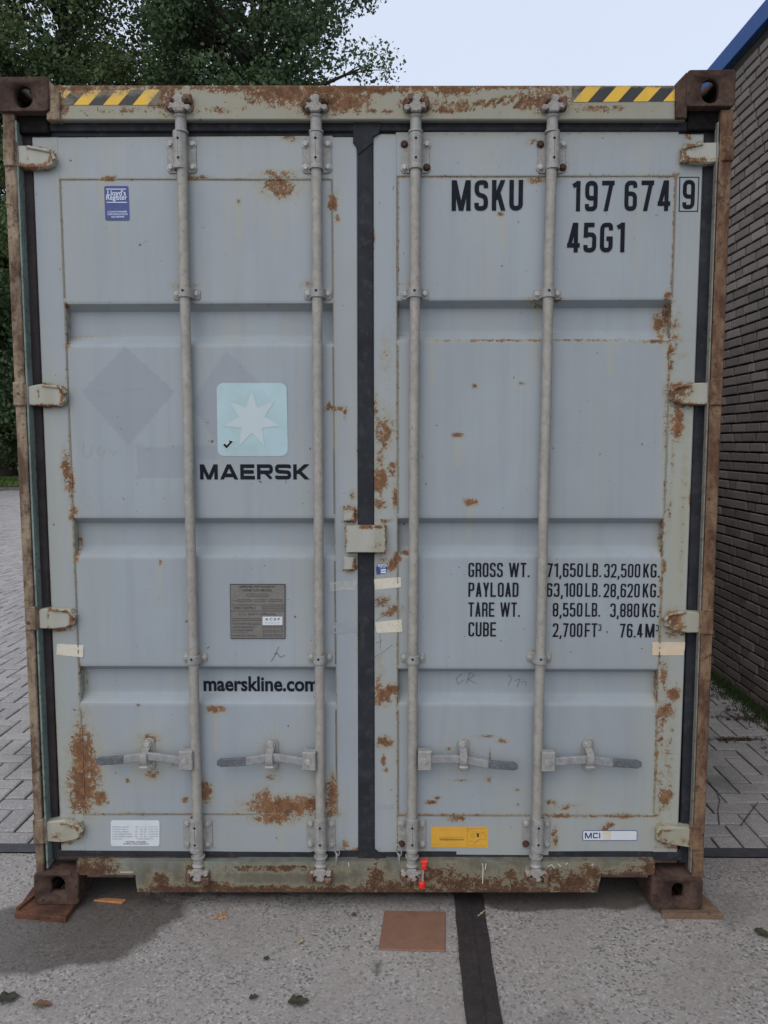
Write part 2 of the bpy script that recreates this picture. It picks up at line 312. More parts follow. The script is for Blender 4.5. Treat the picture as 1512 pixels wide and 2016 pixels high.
def plain(name, col, rough=.6, var=.12, sc=18, metal=0.0, bs=.15, spec=.4, dirt=None):
    mt, nt = newmat(name); P = pos(nt); n = noise(nt, P, sc, 6, .6)
    c = mix(nt, ramp(nt, n, .3, .7), tuple(q*(1-var) for q in col), tuple(q*(1+var) for q in col))
    if dirt: c = mix(nt, ramp(nt, noise(nt, P, sc*2.7, 6, .65), .52, .68, 0, .7), c, dirt)
    finish(nt, c, rough, metal, noise(nt, P, 120, 4, .6), bs, .002, spec); return mt

BLUE = (.280, .316, .350)
M_door = paint('door_paint', BLUE)
M_hinge = paint('hinge_paint', (.37, .38, .36), bias=.10, tb=.2, tintc=(.27, .255, .185), k=2.3)
M_seam = paint('seam_paint', (.10, .105, .11), bias=-.08, tb=.0, k=2.2)
M_header = paint('header_paint', (.25, .28, .27), bias=.13, tintc=(.25, .225, .155), tb=.3, rmul=.85, k=2.1)
M_sill = paint('sill_paint', (.20, .25, .245), bias=.18, tintc=(.10, .080, .050), tb=.50, k=2.4, speck=1, rmul=.50)
M_fit = rusty('fitting_rust', (.045, .026, .021), (.090, .054, .040), (.024, .017, .015), .52, 16)
M_postL = rusty('post_ochre', (.105, .066, .044), (.29, .23, .165), (.06, .038, .028), .50, 16, .42)
M_postR = rusty('post_orange', (.090, .045, .029), (.215, .140, .085), (.055, .031, .022), .51, 17, .40)
M_jbar = rusty('post_inner_paint', (.13, .18, .17), (.20, .25, .24), (.08, .07, .05), .5, 18, .4, .6)
M_jbarR = rusty('post_inner_grey', (.17, .17, .155), (.23, .23, .21), (.11, .075, .05), .5, 18, .4, .6)
M_rub = plain('gasket_rubber', (.022, .025, .032), .75, .3, 12, spec=.2, dirt=(.052, .051, .053))
M_rubb = plain('gasket_brown', (.030, .026, .028), .75, .35, 14, spec=.2, dirt=(.055, .045, .04))
M_galv = plain('galvanised_steel', (.30, .29, .265), .62, .16, 22, .12, .35, .4, dirt=(.20, .185, .165))
M_galvd = plain('galvanised_bracket', (.28, .28, .275), .6, .18, 40, .12, .5, .4, dirt=(.19, .18, .165))
M_bolt = plain('bolt_steel', (.36, .36, .35), .5, .2, 60, .3, .4, .4, dirt=(.2, .18, .16))
M_boltr = plain('rusty_bolt', (.06, .03, .022), .85, .3, 60, 0, .6)
M_hole = plain('dark_hole', (.008, .008, .009), .9, .1)
M_grip = plain('worn_handle_steel', (.10, .11, .125), .5, .25, 60, .15, .5, .4, dirt=(.20, .205, .21))
M_bar = plain('handle_bar_steel', (.25, .26, .27), .5, .22, 50, .12, .5, .4, dirt=(.15, .16, .17))
M_camr = rusty('cam_rust', (.10, .052, .034), (.20, .13, .09), (.05, .026, .018), .5, 45)
M_camg = rusty('cam_steel', (.27, .25, .235), (.33, .32, .31), (.15, .10, .07), .5, 45, 1, .65)
M_ink = plain('black_lettering', (.010, .012, .019), .75, .3, 50, spec=.12, dirt=(.018, .021, .028))
M_yel = paint('hazard_yellow', (.72, .44, .035), bias=.0, tintc=(.40, .26, .06), tb=-.3, speck=.6)
M_blk = paint('hazard_black', (.016, .016, .019), bias=.0, tintc=(.04, .045, .04), tb=-.3, speck=.5)
M_cream = plain('tape_cream', (.56, .53, .45), .55, .08, 40, dirt=(.45, .40, .31))
M_clear = plain('tape_worn', (.33, .345, .34), .3, .12, 60, dirt=(.28, .30, .31))
M_tan = plain('tape_beige', (.56, .46, .34), .55, .08, 30)
M_white = plain('label_white', (.56, .60, .64), .4, .04)
M_whited = plain('label_grey_print', (.24, .26, .28), .5, .1)
M_navy = plain('label_blue', (.035, .062, .21), .4, .08)
M_lab = plain('label_print_white', (.60, .66, .78), .5, .03)
M_org = plain('label_orange', (.60, .33, .045), .45, .06)
M_orgd = plain('label_orange_print', (.10, .055, .02), .5, .1)
M_orgl = plain('label_orange_line', (.40, .21, .035), .5, .1)
M_mci = plain('label_blue_letters', (.02, .05, .17), .5, .05)
M_plate = plain('approval_plate', (.185, .175, .165), .45, .12, 60, .2, .4, dirt=(.14, .13, .12))
M_platel = plain('approval_plate_print', (.035, .034, .034), .6, .2)
M_plateb = plain('approval_plate_field', (.13, .13, .13), .5, .1)
M_sq = plain('logo_blue', (.36, .50, .545), .4, .10, 7)
M_sq2 = plain('logo_blue_light', (.30, .52, .66), .4, .05, 9)
M_star = plain('logo_star', (.44, .52, .55), .4, .03, 9)
M_starE = plain('logo_star_edge', (.34, .46, .50), .4, .03, 9)
M_ghost = plain('faded_placard_mark', (.262, .292, .322), .5, .05, 9)
M_pen = plain('pen_scribble', (.11, .12, .15), .6, .2)
M_chalk = plain('chalk_scribble', (.33, .36, .385), .7, .1)
M_red = plain('seal_red', (.62, .025, .02), .35, .1)
M_side = paint('side_wall_paint', (.30, .34, .37), bias=.1, tb=.2)
M_chain = plain('chain_steel', (.34, .34, .33), .45, .2, 80, .4, .3)

# ------------------------------------------------------------------ stroke lettering
def poly_round(pts, r, closed):
    n = len(pts); out = []
    for i, p in enumerate(pts):
        q = p[2] if len(p) > 2 else 1
        if (not closed and i in (0, n-1)) or q == 0: out.append(Vector(p[:2])); continue
        P0, P1, P2 = Vector(pts[i-1][:2]), Vector(p[:2]), Vector(pts[(i+1) % n][:2])
        a, b = P0-P1, P2-P1; la, lb = a.length, b.length
        cr = min(r*q, la*.5, lb*.5)
        a.normalize(); b.normalize(); s, e = P1+a*cr, P1+b*cr
        for k in range(6):
            t = k/5; out.append((s*(1-t)*(1-t))+(P1*2*t*(1-t))+(e*t*t))
    return out
def stroke(pts, t, closed, clamp=True):
    n = len(pts); L, R = [], []
    for i in range(n):
        if closed: a, b = pts[i]-pts[i-1], pts[(i+1) % n]-pts[i]
        else:
            a = pts[i]-pts[i-1] if i else pts[1]-pts[0]; b = pts[i+1]-pts[i] if i < n-1 else a
        if a.length < 1e-6: a = b
        if b.length < 1e-6: b = a
        a = a.normalized(); b = b.normalized(); na, nb = Vector((-a.y, a.x)), Vector((-b.y, b.x))
        mm = na+nb
        mm = na if mm.length < 1e-6 else mm.normalized()
        k = 1/max(.45, mm.dot(na)); o = mm*(t/2*k)
        L.append(pts[i]+o); R.append(pts[i]-o)
    vs = L+R
    if clamp: vs = [Vector((v.x, min(1, max(0, v.y)))) for v in vs]
    fs = [(i, (i+1) % n, n+(i+1) % n, n+i) for i in range(n if closed else n-1)]
    return vs, fs
def slant(p, q, t):
    dy = q[1]-p[1]; h = t/2*min(2.2, math.hypot(q[0]-p[0], dy)/max(1e-6, abs(dy)))
    return [Vector((p[0]-h, p[1])), Vector((p[0]+h, p[1])), Vector((q[0]+h, q[1])), Vector((q[0]-h, q[1]))], [(0, 1, 2, 3)]
def glyph(ch, w, t, r):
    l, R, b, T, c, m = t/2, w-t/2, t/2, 1-t/2, w/2, .5
    D = {
     '0': [(1, [(l,b),(R,b),(R,T),(l,T)])], 'O': [(1, [(l,b),(R,b),(R,T),(l,T)])],
     '1': [(0, [(c+.06,0),(c+.06,1)]), (0, [(c+.06,1-t*.45,0),(c-.13,.83)])],
     '2': [(0, [(l,.74),(l,T),(R,T),(R,.55,.6),(l,b,0),(w,b)])],
     '3': [(0, [(l,.76),(l,T),(R,T),(R,m),(c,m)]), (0, [(c,m+.001),(R,m),(R,b),(l,b),(l,.24)])],
     '4': [(0, [(R-.07,0),(R-.07,1)]), (2, [(R-.07-t*.25,1),(l,.20)]), (0, [(0,.24),(w,.24)])],
     '5': [(0, [(R,T),(l+.01,T,0),(l,.50,0)]), (0, [(l,.52),(l+.05,.60,.5),(R,.60),(R,b),(l,b),(l,.25)])],
     '6': [(0, [(R,.76),(R,T),(l,T),(l,b),(R,b),(R,.57),(l,.57)])],
     '7': [(0, [(0,T),(w,T)]), (2, [(R-.02,1),(w*.34,0)])],
     '8': [(1, [(l,m),(R,m),(R,T),(l,T)]), (1, [(l,b),(R,b),(R,m),(l,m)])],
     '9': [(0, [(l,.24),(l,b),(R,b),(R,T),(l,T),(l,.43),(R,.43)])],
     'M': [(0, [(l,0),(l,1)]), (2, [(l+t*.12,1),(c,0)]), (2, [(R-t*.12,1),(c,0)]), (0, [(R,0),(R,1)])],
     'S': [(0, [(R,.74),(R,T),(l,T),(l,.53),(R,.47),(R,b),(l,b),(l,.26)])],
     'K': [(0, [(l,0),(l,1)]), (2, [(R-t*.1,1),(l+t*.3,.36)]), (2, [(l+t*.9,.60),(R,0)])],
     'U': [(0, [(l,1),(l,b),(R,b),(R,1)])], 'V': [(2, [(l,1),(c,0)]), (2, [(R,1),(c,0)])],
     'G': [(0, [(R,.74),(R,T),(l,T),(l,b),(R,b),(R,.46,0),(c,.46)])],
     'R': [(0, [(l,0),(l,T,0),(R,T),(R,m-.02),(l,m-.02)]), (0, [(R-t*.5,m),(R,m-.1,1),(R,0)] if w < .7 else [(c,m),(R,0)])],
     'W': [(2, [(l,1),(w*.28,0)]), (2, [(c,1),(w*.28,0)]), (2, [(c,1),(w*.72,0)]), (2, [(R,1),(w*.72,0)])],
     'T': [(0, [(0,T),(w,T)]), (0, [(c,0),(c,1)])], 'P': [(0, [(l,0),(l,T,0),(R,T),(R,m-.03),(l,m-.03)])],
     'A': [(2, [(l*1.1,0),(c,1)]), (2, [(w-l*1.1,0),(c,1)]), (0, [(w*.22,.27),(w*.78,.27)])],
     'Y': [(2, [(l,1),(c,.40)]), (2, [(R,1),(c,.40)]), (0, [(c,0),(c,.5)])], 'L': [(0, [(l,1),(l,b,0),(w*.95,b)])],
     'D': [(1, [(l,b,0),(R,b),(R,T),(l,T,0)])], 'E': [(0, [(w*.97,T),(l,T,0),(l,b,0),(w,b)]), (0, [(l,m),(w*.93,m)])],
     'F': [(0, [(w*.97,T),(l,T,0),(l,0)]), (0, [(l,m-.03),(w*.88,m-.03)])],
     'C': [(0, [(R,.74),(R,T),(l,T),(l,b),(R,b),(R,.27)])],
     'B': [(1, [(l,m,0),(R,m),(R,T),(l,T,0)]), (1, [(l,b,0),(R,b),(R,m),(l,m,0)])],
     'I': [(0, [(c,0),(c,1)])], '.': [(0, [(t*.55,0),(t*.55,t*1.05)])], ',': [(0, [(t*.6,t*1.05),(t*.6,.02),(t*.25,-.14)])],
    }
    return D.get(ch, [])
def lettering(mb, text, px0, py0, px1, py1, Y, w=.46, t=.15, gap=.11, r=.22, space=.30, mat=0, widths={}):
    """fills the rectangle (px0,py0)-(px1,py1) of the photograph, on plane y=Y"""
    A, B = at(px0, py1, Y), at(px1, py0, Y); adv = 0; items = []
    for ch in text:
        if ch == ' ': adv += space; continue
        ww = widths.get(ch, w*1.4 if ch == 'M' else w*1.75 if ch == 'W' else w*.66 if ch == '1' else t*1.1 if ch in '.,' else w)
        items.append((ch, adv, ww)); adv += ww+gap
    tot = adv-gap; H = B[2]-A[2]; sx = (B[0]-A[0])/tot; k = 0
    for ch, x, ww in items:
        for cl, pts in glyph(ch, ww, t, r):
            vs, fs = slant(pts[0], pts[1], t) if cl == 2 else stroke(poly_round(pts, r, cl), t, bool(cl), ch != ','); k += 1
            mb.add([(A[0]+(x+v.x)*sx, Y-.00008*(k % 5)-.00007*(vi % (len(vs)//2))/len(vs), A[2]+v.y*H) for vi, v in enumerate(vs)], fs, mat)
def ftext(mb, text, px0, py0, px1, py1, Y, mat=0, off=0.0, align='fit'):
    """built-in font turned into mesh, fitted into the pixel rectangle"""
    cu = bpy.data.curves.new('t', 'FONT'); cu.body = text; cu.offset = off; cu.resolution_u = 3; cu.fill_mode = 'FRONT'
    o = bpy.data.objects.new('t', cu); COL.objects.link(o)
    me = o.evaluated_get(bpy.context.evaluated_depsgraph_get()).to_mesh()
    vs = np.array([v.co[:] for v in me.vertices]); fs = [tuple(p.vertices) for p in me.polygons]
    o.to_mesh_clear() if False else None
    if len(vs):
        a, b = vs.min(0), vs.max(0); A, B = at(px0, py1, Y), at(px1, py0, Y)
        lo = a[1]; hi = b[1]
        sx = (B[0]-A[0])/(b[0]-a[0]); sz = (B[2]-A[2])/(hi-lo)
        mb.add([(A[0]+(v[0]-a[0])*sx, Y, A[2]+(v[1]-lo)*sz) for v in vs], fs, mat)
    bpy.data.objects.remove(o); bpy.data.curves.remove(cu)
def pquad(mb, pts, Y, mat=0, th=0.0008):
    """decal with a thickness; pixel corners"""
    q = [at(a, b, Y) for a, b in pts]; mb.prism([(p[0], p[2]) for p in q][::-1], Y, Y+th, mat)
def rrect(x0, y0, x1, y1, r, n=5):
    out = []
    for cx, cy, a in ((x1-r, y0+r, -90), (x1-r, y1-r, 0), (x0+r, y1-r, 90), (x0+r, y0+r, 180)):
        for k in range(n+1):
            t = math.radians(a+90*k/n); out.append((cx+r*math.cos(t), cy+r*math.sin(t)))
    return out
def pline(mb, pts, Y, wpx=1.2, mat=0):
    P = [Vector((at(a, b, Y)[0], at(a, b, Y)[2])) for a, b in pts]
    vs, fs = stroke(P, wpx/560, False, False); mb.add([(v.x, Y, v.y) for v in vs], fs, mat)

# ------------------------------------------------------------------ shipping container
cont = empty('shipping_container', (0, 0, 0))
tag(cont, 'grey blue steel shipping container with rusty frame and four locking rods on closed double doors', 'shipping container')
def XZ(px, py, Y): q = at(px, py, Y); return q[0], q[2]
ZT = 2.896
def box_px(mb, x0, y0, x1, y1, Y0, Y1, mat=0, c=.002):
    A, B = at(x0, y1, Y0), at(x1, y0, Y0); mb.box(A[0], B[0], Y0, Y1, A[2], B[2], mat, c)
def tilted(x0t, x0b, x1t, x1b, yt, yb, Y):
    """bilinear warp of a unit box on to a pixel quad (leaning members)"""
    q = [at(x0b, yb, Y), at(x1b, yb, Y), at(x1t, yt, Y), at(x0t, yt, Y)]
    return q
def member(mb, x0t, x0b, x1t, x1b, yt, yb, Y0, Y1, mat=0, c=.003, g=.012):
    q = tilted(x0t, x0b, x1t, x1b, yt, yb, Y0)
    X0, X1, Z0, Z1 = q[0][0], q[1][0], q[0][2], q[3][2]
    def tf(X, Z):
        u = (X-X0)/(X1-X0); v = (Z-Z0)/(Z1-Z0)
        bx = q[0][0]*(1-u)+q[1][0]*u; tx = q[3][0]*(1-u)+q[2][0]*u
        bz = q[0][2]*(1-u)+q[1][2]*u; tz = q[3][2]*(1-u)+q[2][2]*u
        return bx*(1-v)+tx*v, bz*(1-v)+tz*v
    mb.gbox(X0, X1, Y0, Y1, Z0, Z1, c, g, mat, tf)

# posts
b = MB(); member(b, 4, 71, 27, 86, 222, 1722, .010, .09, 0, .003, .02); b.build('corner_post', M_postL, cont, smooth=30)
b = MB(); q0, q1 = at(29, 240, .012), at(92, 1690, .012)
b.box(-1.176, -1.170, .014, .075, .13, 2.76); b.build('post_lip', M_jbar, cont)
b = MB(); member(b, 1420, 1363, 1445, 1384, 215, 1730, .010, .09, 0, .003, .02); b.build('corner_post', M_postR, cont)
b = MB(); b.box(1.170, 1.174, .014, .036, .13, 2.74); b.build('post_lip', M_jbarR, cont)
# dark back of the recess the doors close in
b = MB(); b.box(-1.17, 1.17, .100, .115, .12, 2.78); b.build('door_recess', M_rubb, cont)
# header
b = MB(); member(b, 96, 100, 1352, 1350, 167.5, 236, .014, .13, 0, .004, .011)
hd = b.build('header', M_header, cont, paint=True)
# a slightly bowed, dented top edge and the small steps at the fittings
for i, (xa, xb, ya, yb, yc) in enumerate(((92, 118, 156, 180, 236), (1330, 1352, 150, 170, 233))):
    b = MB(); A = [(xa, ya), (xb, yb), (xb, yc), (xa, yc)] if i == 0 else [(xa, yb-5), (xb, ya-8), (xb, yc), (xa, yc)]
    q = [XZ(p[0], p[1], .006) for p in A]; b.prism(q[::-1], .004, .10, 0, .003); b.build('header_gusset', M_fit if i else M_postL, cont)
# sill
b = MB(); member(b, 150, 152, 1290, 1288, 1697, 1723, .012, .12, 0, .0006, .011)
A0, A1 = at(268, 1722.5, .012), at(1181, 1757, .012)
X0, X1, Z1, Z0 = A0[0], A1[0], at(700, 1722, .012)[2], .050
member(b, 266, 270, 1184, 1176, 1722.9, 1757, .0123, .12, 0, .0006, .011)
sill = b.build('door_sill', M_sill, cont, paint=True)
b = MB()   # lips around the fork recesses
for xa, xb in ((172, 266), (1184, 1276)):
    b = MB(); A, B = at(xa, 1724, .01), at(xb, 1720, .01); b.box(A[0], B[0], .008, .12, A[2]-.006, A[2]+.004, 0, .002); b.build('sill_lip', M_fit, cont)

b = MB(); b.box(-1.14, 1.13, .04, .12, at(0, 1697, .012)[2]-.002, at(0, 1697, .012)[2]+.006); b.build('sill_ledge', M_fit, cont)

# corner fittings with their oval apertures
def boolean(o, cutters):
    for c in cutters:
        md = o.modifiers.new('cut', 'BOOLEAN'); md.object = c; md.operation = 'DIFFERENCE'; md.solver = 'EXACT'
    dg = bpy.context.evaluated_depsgraph_get(); dg.update()
    me = bpy.data.meshes.new_from_object(o.evaluated_get(dg)); o.modifiers.clear(); o.data = me
    for c in cutters: bpy.data.objects.remove(c)
    return o
def stadium(hw, hh, n=10):
    if hh >= hw: return [(hw*math.cos(math.pi*k/n), hh-hw+hw*math.sin(math.pi*k/n)) for k in range(n+1)]+[(-hw*math.cos(math.pi*k/n), -(hh-hw)-hw*math.sin(math.pi*k/n)) for k in range(n+1)]
    return [(q[1], -q[0]) for q in stadium(hh, hw)]
def fitting(xo, sgn, z0, z1, y0, y1, hole, top, w=.162, hp=None):
    xa, xb = (xo, xo+w) if sgn < 0 else (xo-w, xo)
    r = .012; out = rrect(xa, z0, xb, z1, r, 4)
    b = MB(); b.prism(out, y0, y1, 0, .004); o = b.build('corner_fitting', M_fit, cont, smooth=40)
    cs = []
    b = MB(); b.box(xa+.026, xb-.026, y0+.028, y1-.02, z0+.026, z1-.026); cs.append(b.build('c', M_fit))
    cx, cz, hw, hh = hole
    st_ = hp or stadium(hw, hh)
    b = MB(); b.prism([(cx+p[0], cz+p[1]) for p in st_], y0-.02, y0+.06); cs.append(b.build('c', M_fit))
    # side aperture
    zc = (z0+z1)/2; yc = (y0+y1)/2
    P = [(yc+p[0], zc+p[1]) for p in stadium(.040, .026)]; xs = (xa-.02, xa+.05) if sgn < 0 else (xb-.05, xb+.02)
    b = MB(); n = len(P); b.add([(xs[0], p[0], p[1]) for p in P]+[(xs[1], p[0], p[1]) for p in P], [tuple(range(n)), tuple(range(2*n-1, n-1, -1))]+[(i, (i+1) % n, n+(i+1) % n, n+i) for i in range(n)]); cs.append(b.build('c', M_fit))
    # top or bottom aperture
    xc = (xa+xb)/2; P = [(xc+p[0], yc+p[1]) for p in stadium(.032, .060)]; zs = (z1-.05, z1+.02) if top else (z0-.02, z0+.05)
    b = MB(); b.add([(p[0], p[1], zs[0]) for p in P]+[(p[0], p[1], zs[1]) for p in P], [tuple(range(n)), tuple(range(2*n-1, n-1, -1))]+[(i, (i+1) % n, n+(i+1) % n, n+i) for i in range(n)]); cs.append(b.build('c', M_fit))
    return boolean(o, cs)
for sgn, (l, t, r_, bt), hx in ((-1, (-3, 151, 95, 221), (28, 168, 65, 214)), (1, (1351, 137, 1449, 211), (1379, 155, 1417, 205))):
    A, B = at(l, bt, 0), at(r_, t, 0); C, D = at(hx[0], hx[3], 0), at(hx[2], hx[1], 0)
    fitting(A[0] if sgn < 0 else B[0], sgn, A[2], B[2], -.004, .178, ((C[0]+D[0])/2, (C[2]+D[2])/2, (D[0]-C[0])/2, (D[2]-C[2])/2), True, B[0]-A[0])
for sgn, (l, t, r_, bt), hx in ((-1, (69, 1720, 154, 1784), (100, 1724, 128.5, 1756)), (1, (1281, 1729, 1384, 1791), (1321, 1737, 1347, 1768))):
    A, B = at(l, bt, 0), at(r_, t, 0); C, D = at(hx[0], hx[3], 0), at(hx[2], hx[1], 0)
    hw, hh = (D[0]-C[0])/2, (D[2]-C[2])/2
    arch = [(-hw, -hh), (hw, -hh)]+[(hw*math.cos(math.pi*k/10), hh-hw+hw*math.sin(math.pi*k/10)) for k in range(11)]
    fitting(A[0] if sgn < 0 else B[0], sgn, 0.0, B[2], -.004, .178, ((C[0]+D[0])/2, (C[2]+D[2])/2, hw, hh), False, B[0]-A[0], arch)
for sx in (-1, 1):
    for z0 in (0.0, ZT-.118):
        fitting(sx*1.219, sx, z0, z0+.118, 12.014, 12.192, (sx*1.14, z0+.06, .03, .04), z0 > 1)
# body: corrugated sides, roof, rails, floor, back
for sx in (-1, 1):
    b = MB(); prof = []; y = .10
    while y < 12.1:
        prof += [(y, 0), (y+.07, 0), (y+.138, .036), (y+.208, .036)]; y += .276
    prof = [(min(p[0], 12.1), p[1]) for p in prof]
    P = np.array([[[sx*(1.195-d), yy, z] for z in (.16, 2.81)] for yy, d in prof]); b.grid(P); b.build('side_wall', M_side, cont)
    b = MB(); b.box(sx*1.219 if sx < 0 else 1.15, -1.15 if sx < 0 else 1.219, .178, 12.01, .03, .16); b.build('bottom_rail', M_side, cont)
    b = MB(); b.box(sx*1.215 if sx < 0 else 1.155, -1.155 if sx < 0 else 1.215, .178, 12.01, 2.80, 2.86); b.build('top_rail', M_side, cont)
    b = MB(); b.box(min(sx*1.215, sx*1.12), max(sx*1.215, sx*1.12), 12.05, 12.18, .118, 2.778); b.build('corner_post', M_fit, cont)
b = MB(); prof = []; y = .13
while y < 12.1: prof += [(y, 0), (y+.05, 0), (y+.07, .02), (y+.18, .02)]; y += .209
b.grid(np.array([[[x, min(yy, 12.1), 2.835+d] for x in (-1.155, 1.155)] for yy, d in prof])); b.build('roof', M_side, cont)
b = MB(); b.box(-1.15, 1.15, .12, 12.05, .10, .16); b.build('floor', M_side, cont)
b = MB(); b.box(-1.12, 1.12, 12.06, 12.12, .118, 2.80); b.build('end_wall', M_side, cont)

# gaskets
b = MB(); member(b, 30, 95, 60, 118, 236, 1692, .052, .084, 0, .004, .3); b.build('door_gasket', M_rubb, cont)
b = MB(); member(b, 1385, 1338, 1417, 1363, 230, 1700, .052, .084, 0, .004, .3); b.build('door_gasket', M_rub, cont)
b = MB(); member(b, 60, 60, 1396, 1394, 238, 258, .040, .05, 0, .003, .3); member(b, 60, 60, 1396, 1394, 233, 270, .051, .084, 0, .003, .3); b.build('door_gasket', M_rub, cont)
b = MB(); member(b, 110, 110, 1345, 1345, 1674, 1696, .046, .084, 0, .004, .3); b.build('door_gasket', M_rub, cont)
b = MB(); member(b, 703.5, 705, 734.5, 738, 262, 1692, .040, .06, 0, .004, .3)
q = [XZ(*p, .036) for p in ((695,227),(750,225),(757,234),(746,262),(734,270),(733.5,282),(705,304),(703,290),(695,280))]
b.prism(q[::-1], .036, .06, 0, .002)
q = [XZ(*p, .036) for p in ((706,1650),(733,1650),(736,1672),(760,1690),(752,1697),(705,1695))]; b.prism(q[::-1], .0365, .06, 0, .002)
b.build('door_gasket', M_rub, cont)

M_black = plain('recess_shade', (.010, .009, .010), .9, .4, 20, spec=.1, dirt=(.025, .016, .012))  # near-black blocks added to paint the shade under the top corner fittings
b = MB(); box_px(b, 1354, 212, 1418, 256, .030, .05, 0, .004); b.build('recess_shade_block', M_black, cont)
b = MB(); box_px(b, 28, 222, 94, 262, .030, .05, 0, .004); b.build('recess_shade_block', M_black, cont)
# doors -------------------------------------------------------------
def rows(L, Y=YD):     # pixel rows -> z
    return [at(400, y, Y)[2] for y in L]
def make_door(side):
    L = side < 0
    # outer x (top,bottom), inner frame line, px
    if L: xo0, xo1 = (62, 120); fi0, fi1 = (118, 167); fi2, fi3 = (653, 663); xi0, xi1 = (704, 707.5); yt, yw, yb, ybt = 269, 353, 1602.5, 1676
    else: xo0, xo1 = (734, 736); fi0, fi1 = (782, 784); fi2, fi3 = (1331, 1287); xi0, xi1 = (1386.5, 1334); yt, yw, yb, ybt = 263, 347, 1605, 1679
    d = MB()
    lerp = lambda a, b_, y: a+(b_-a)*(y-yw)/(yb-yw)
    at_e = lambda a, b_, y: a+(b_-a)*(y-270)/(1680-270)
    # stiles
    fiT, fiB = lerp(fi0, fi1, yt), lerp(fi0, fi1, ybt); fjT, fjB = lerp(fi2, fi3, yt), lerp(fi2, fi3, ybt)
    member(d, at_e(xo0, xo1, yt), at_e(xo0, xo1, ybt), fiT, fiB, yt, ybt, YD, .085, 0, .004, .008)
    member(d, fjT, fjB, at_e(xi0, xi1, yt), at_e(xi0, xi1, ybt), yt, ybt, YD, .085, 0, .004, .008)
    # panel with three horizontal troughs
    T = ((597.5, 614, 664, 679), (1020, 1036, 1080, 1096), (1312, 1326, 1371, 1385)) if L else ((593, 610, 657, 671), (1020, 1036, 1079, 1095), (1315, 1329, 1372, 1385))
    YP = YD+.0012; dep = .040
    prof = [(yt, YP), (yw, YP)]
    for a, b1, c, e in T:
        za, ze = at(400, a, YP)[2], at(400, e, YP)[2]; h = za-ze
        prof += [('z', za, YP), ('z', za-.022, YP+dep), ('z', ze+.028, YP+dep), ('z', ze, YP)]
    prof += [(yb, YP), (ybt, YP)]
    pr = [(p[1], p[2]) if p[0] == 'z' else (at(400, p[0], YP)[2], p[1]) for p in prof]
    # densify and round the bends a little
    Z, Yv = [], []
    for (z0, y0), (z1, y1) in zip(pr[:-1], pr[1:]):
        n = max(3, int(math.hypot(z1-z0, y1-y0)/.006)); t = np.linspace(0, 1, n, endpoint=False)
        Z += list(z0+(z1-z0)*t); Yv += list(y0+(y1-y0)*t)
    Z.append(pr[-1][0]); Yv.append(pr[-1][1]); Z = np.array(Z); Yv = np.array(Yv)
    Ys = Yv.copy()
    for _ in range(1): Ys[1:-1] = (Ys[:-2]+2*Ys[1:-1]+Ys[2:])/4
    zt_, zb_ = at(400, yw, YP)[2], at(400, yb, YP)[2]
    xl = lambda z, a, c: a+(c-a)*(zt_-z)/(zt_-zb_)
    xa, xb = xl(Z, at(fi0, yw, YP)[0], at(fi1, yb, YP)[0])-.004, xl(Z, at(fi2, yw, YP)[0], at(fi3, yb, YP)[0])+.004
    nx = int((xb[0]-xa[0])/.008); U = np.linspace(0, 1, nx)
    P = np.zeros((nx, len(Z), 3)); P[..., 0] = xa[None]*(1-U[:, None])+xb[None]*U[:, None]; P[..., 2] = Z[None]
    # slight oil-canning of the sheet
    oc = .0006*np.sin(P[..., 0]*7.3+1.1)*np.sin(P[..., 2]*9.1)
    P[..., 1] = Ys[None]+oc*(np.minimum(U, 1-U)*8).clip(0, 1)[:, None]
    d.grid(P, 0)
    # seam beads
    for y in (yw, yb):
        p, q = at(lerp(fi0, fi1, y), y, YP), at(lerp(fi2, fi3, y), y, YP)
        nseg = 60
        d.tube([(p[0]+(q[0]-p[0])*k/nseg, YP+.0005, p[2]+(q[2]-p[2])*k/nseg) for k in range(nseg+1)], .0032, 6, 1)
    for a0, a1 in ((fi0, fi1), (fi2, fi3)):
        p, q = at(a0, yw, YP), at(a1, yb, YP); n = 120
        for k in range(n):
            z = p[2]+(q[2]-p[2])*(k+.5)/n
            if any(abs(z-(at(400, (t[0]+t[3])/2, YP)[2])) < .085 for t in T): continue
            x = p[0]+(q[0]-p[0])*(k+.5)/n; hh = (p[2]-q[2])/n/2
            d.box(x-.0024, x+.0024, YP-.0020, YP+.002, z-hh, z+hh, 1)
    o = d.build('door', [M_door, M_seam], cont, paint=True, recalc=False)
    # make the grid face the camera
    return o
doorL, doorR = make_door(-1), make_door(1)
doorL['label'] = 'left door with logo and approval plate'; doorR['label'] = 'right door with serial number and weight table'

# hinges
for S, HH, dr in ((-1, HL, doorL), (1, HR, doorR)):
    for h in HH:
        Yh = .018; q = [XZ(*p, Yh) for p in h]
        if S < 0: q = q[::-1]
        b = MB(); b.prism(q, Yh, .06, 0, .006)
        # raised rib along the top edge
        p = [Vector((x, Yh-.0015, z)) for x, z in [XZ(*pp, Yh) for pp in (h[1:4] if S < 0 else h[1:4])]]
        p = [Vector((v.x, v.y, v.z-.006)) for v in p]
        b.tube(p, .0055, 8, 0)
        # knuckle wrapped round the pin at the post
        x = at(h[0][0], h[0][1], Yh)[0]; z1, z0 = at(h[0][0], h[0][1]-8, Yh)[2], at(h[-1][0], h[-1][1]+1, Yh)[2]
        xo = x+S*.038
        b.box(min(x, xo), max(x, xo), .003, .05, z0, z1, 1, .003)
        b.tube([(x+S*.004, .02, z0+.002), (x+S*.004, .02, z1-.006)], .012, 12, 1)
        b.build('hinge', [M_hinge, M_postL if S < 0 else M_postR], dr, paint=True, dense=.010)

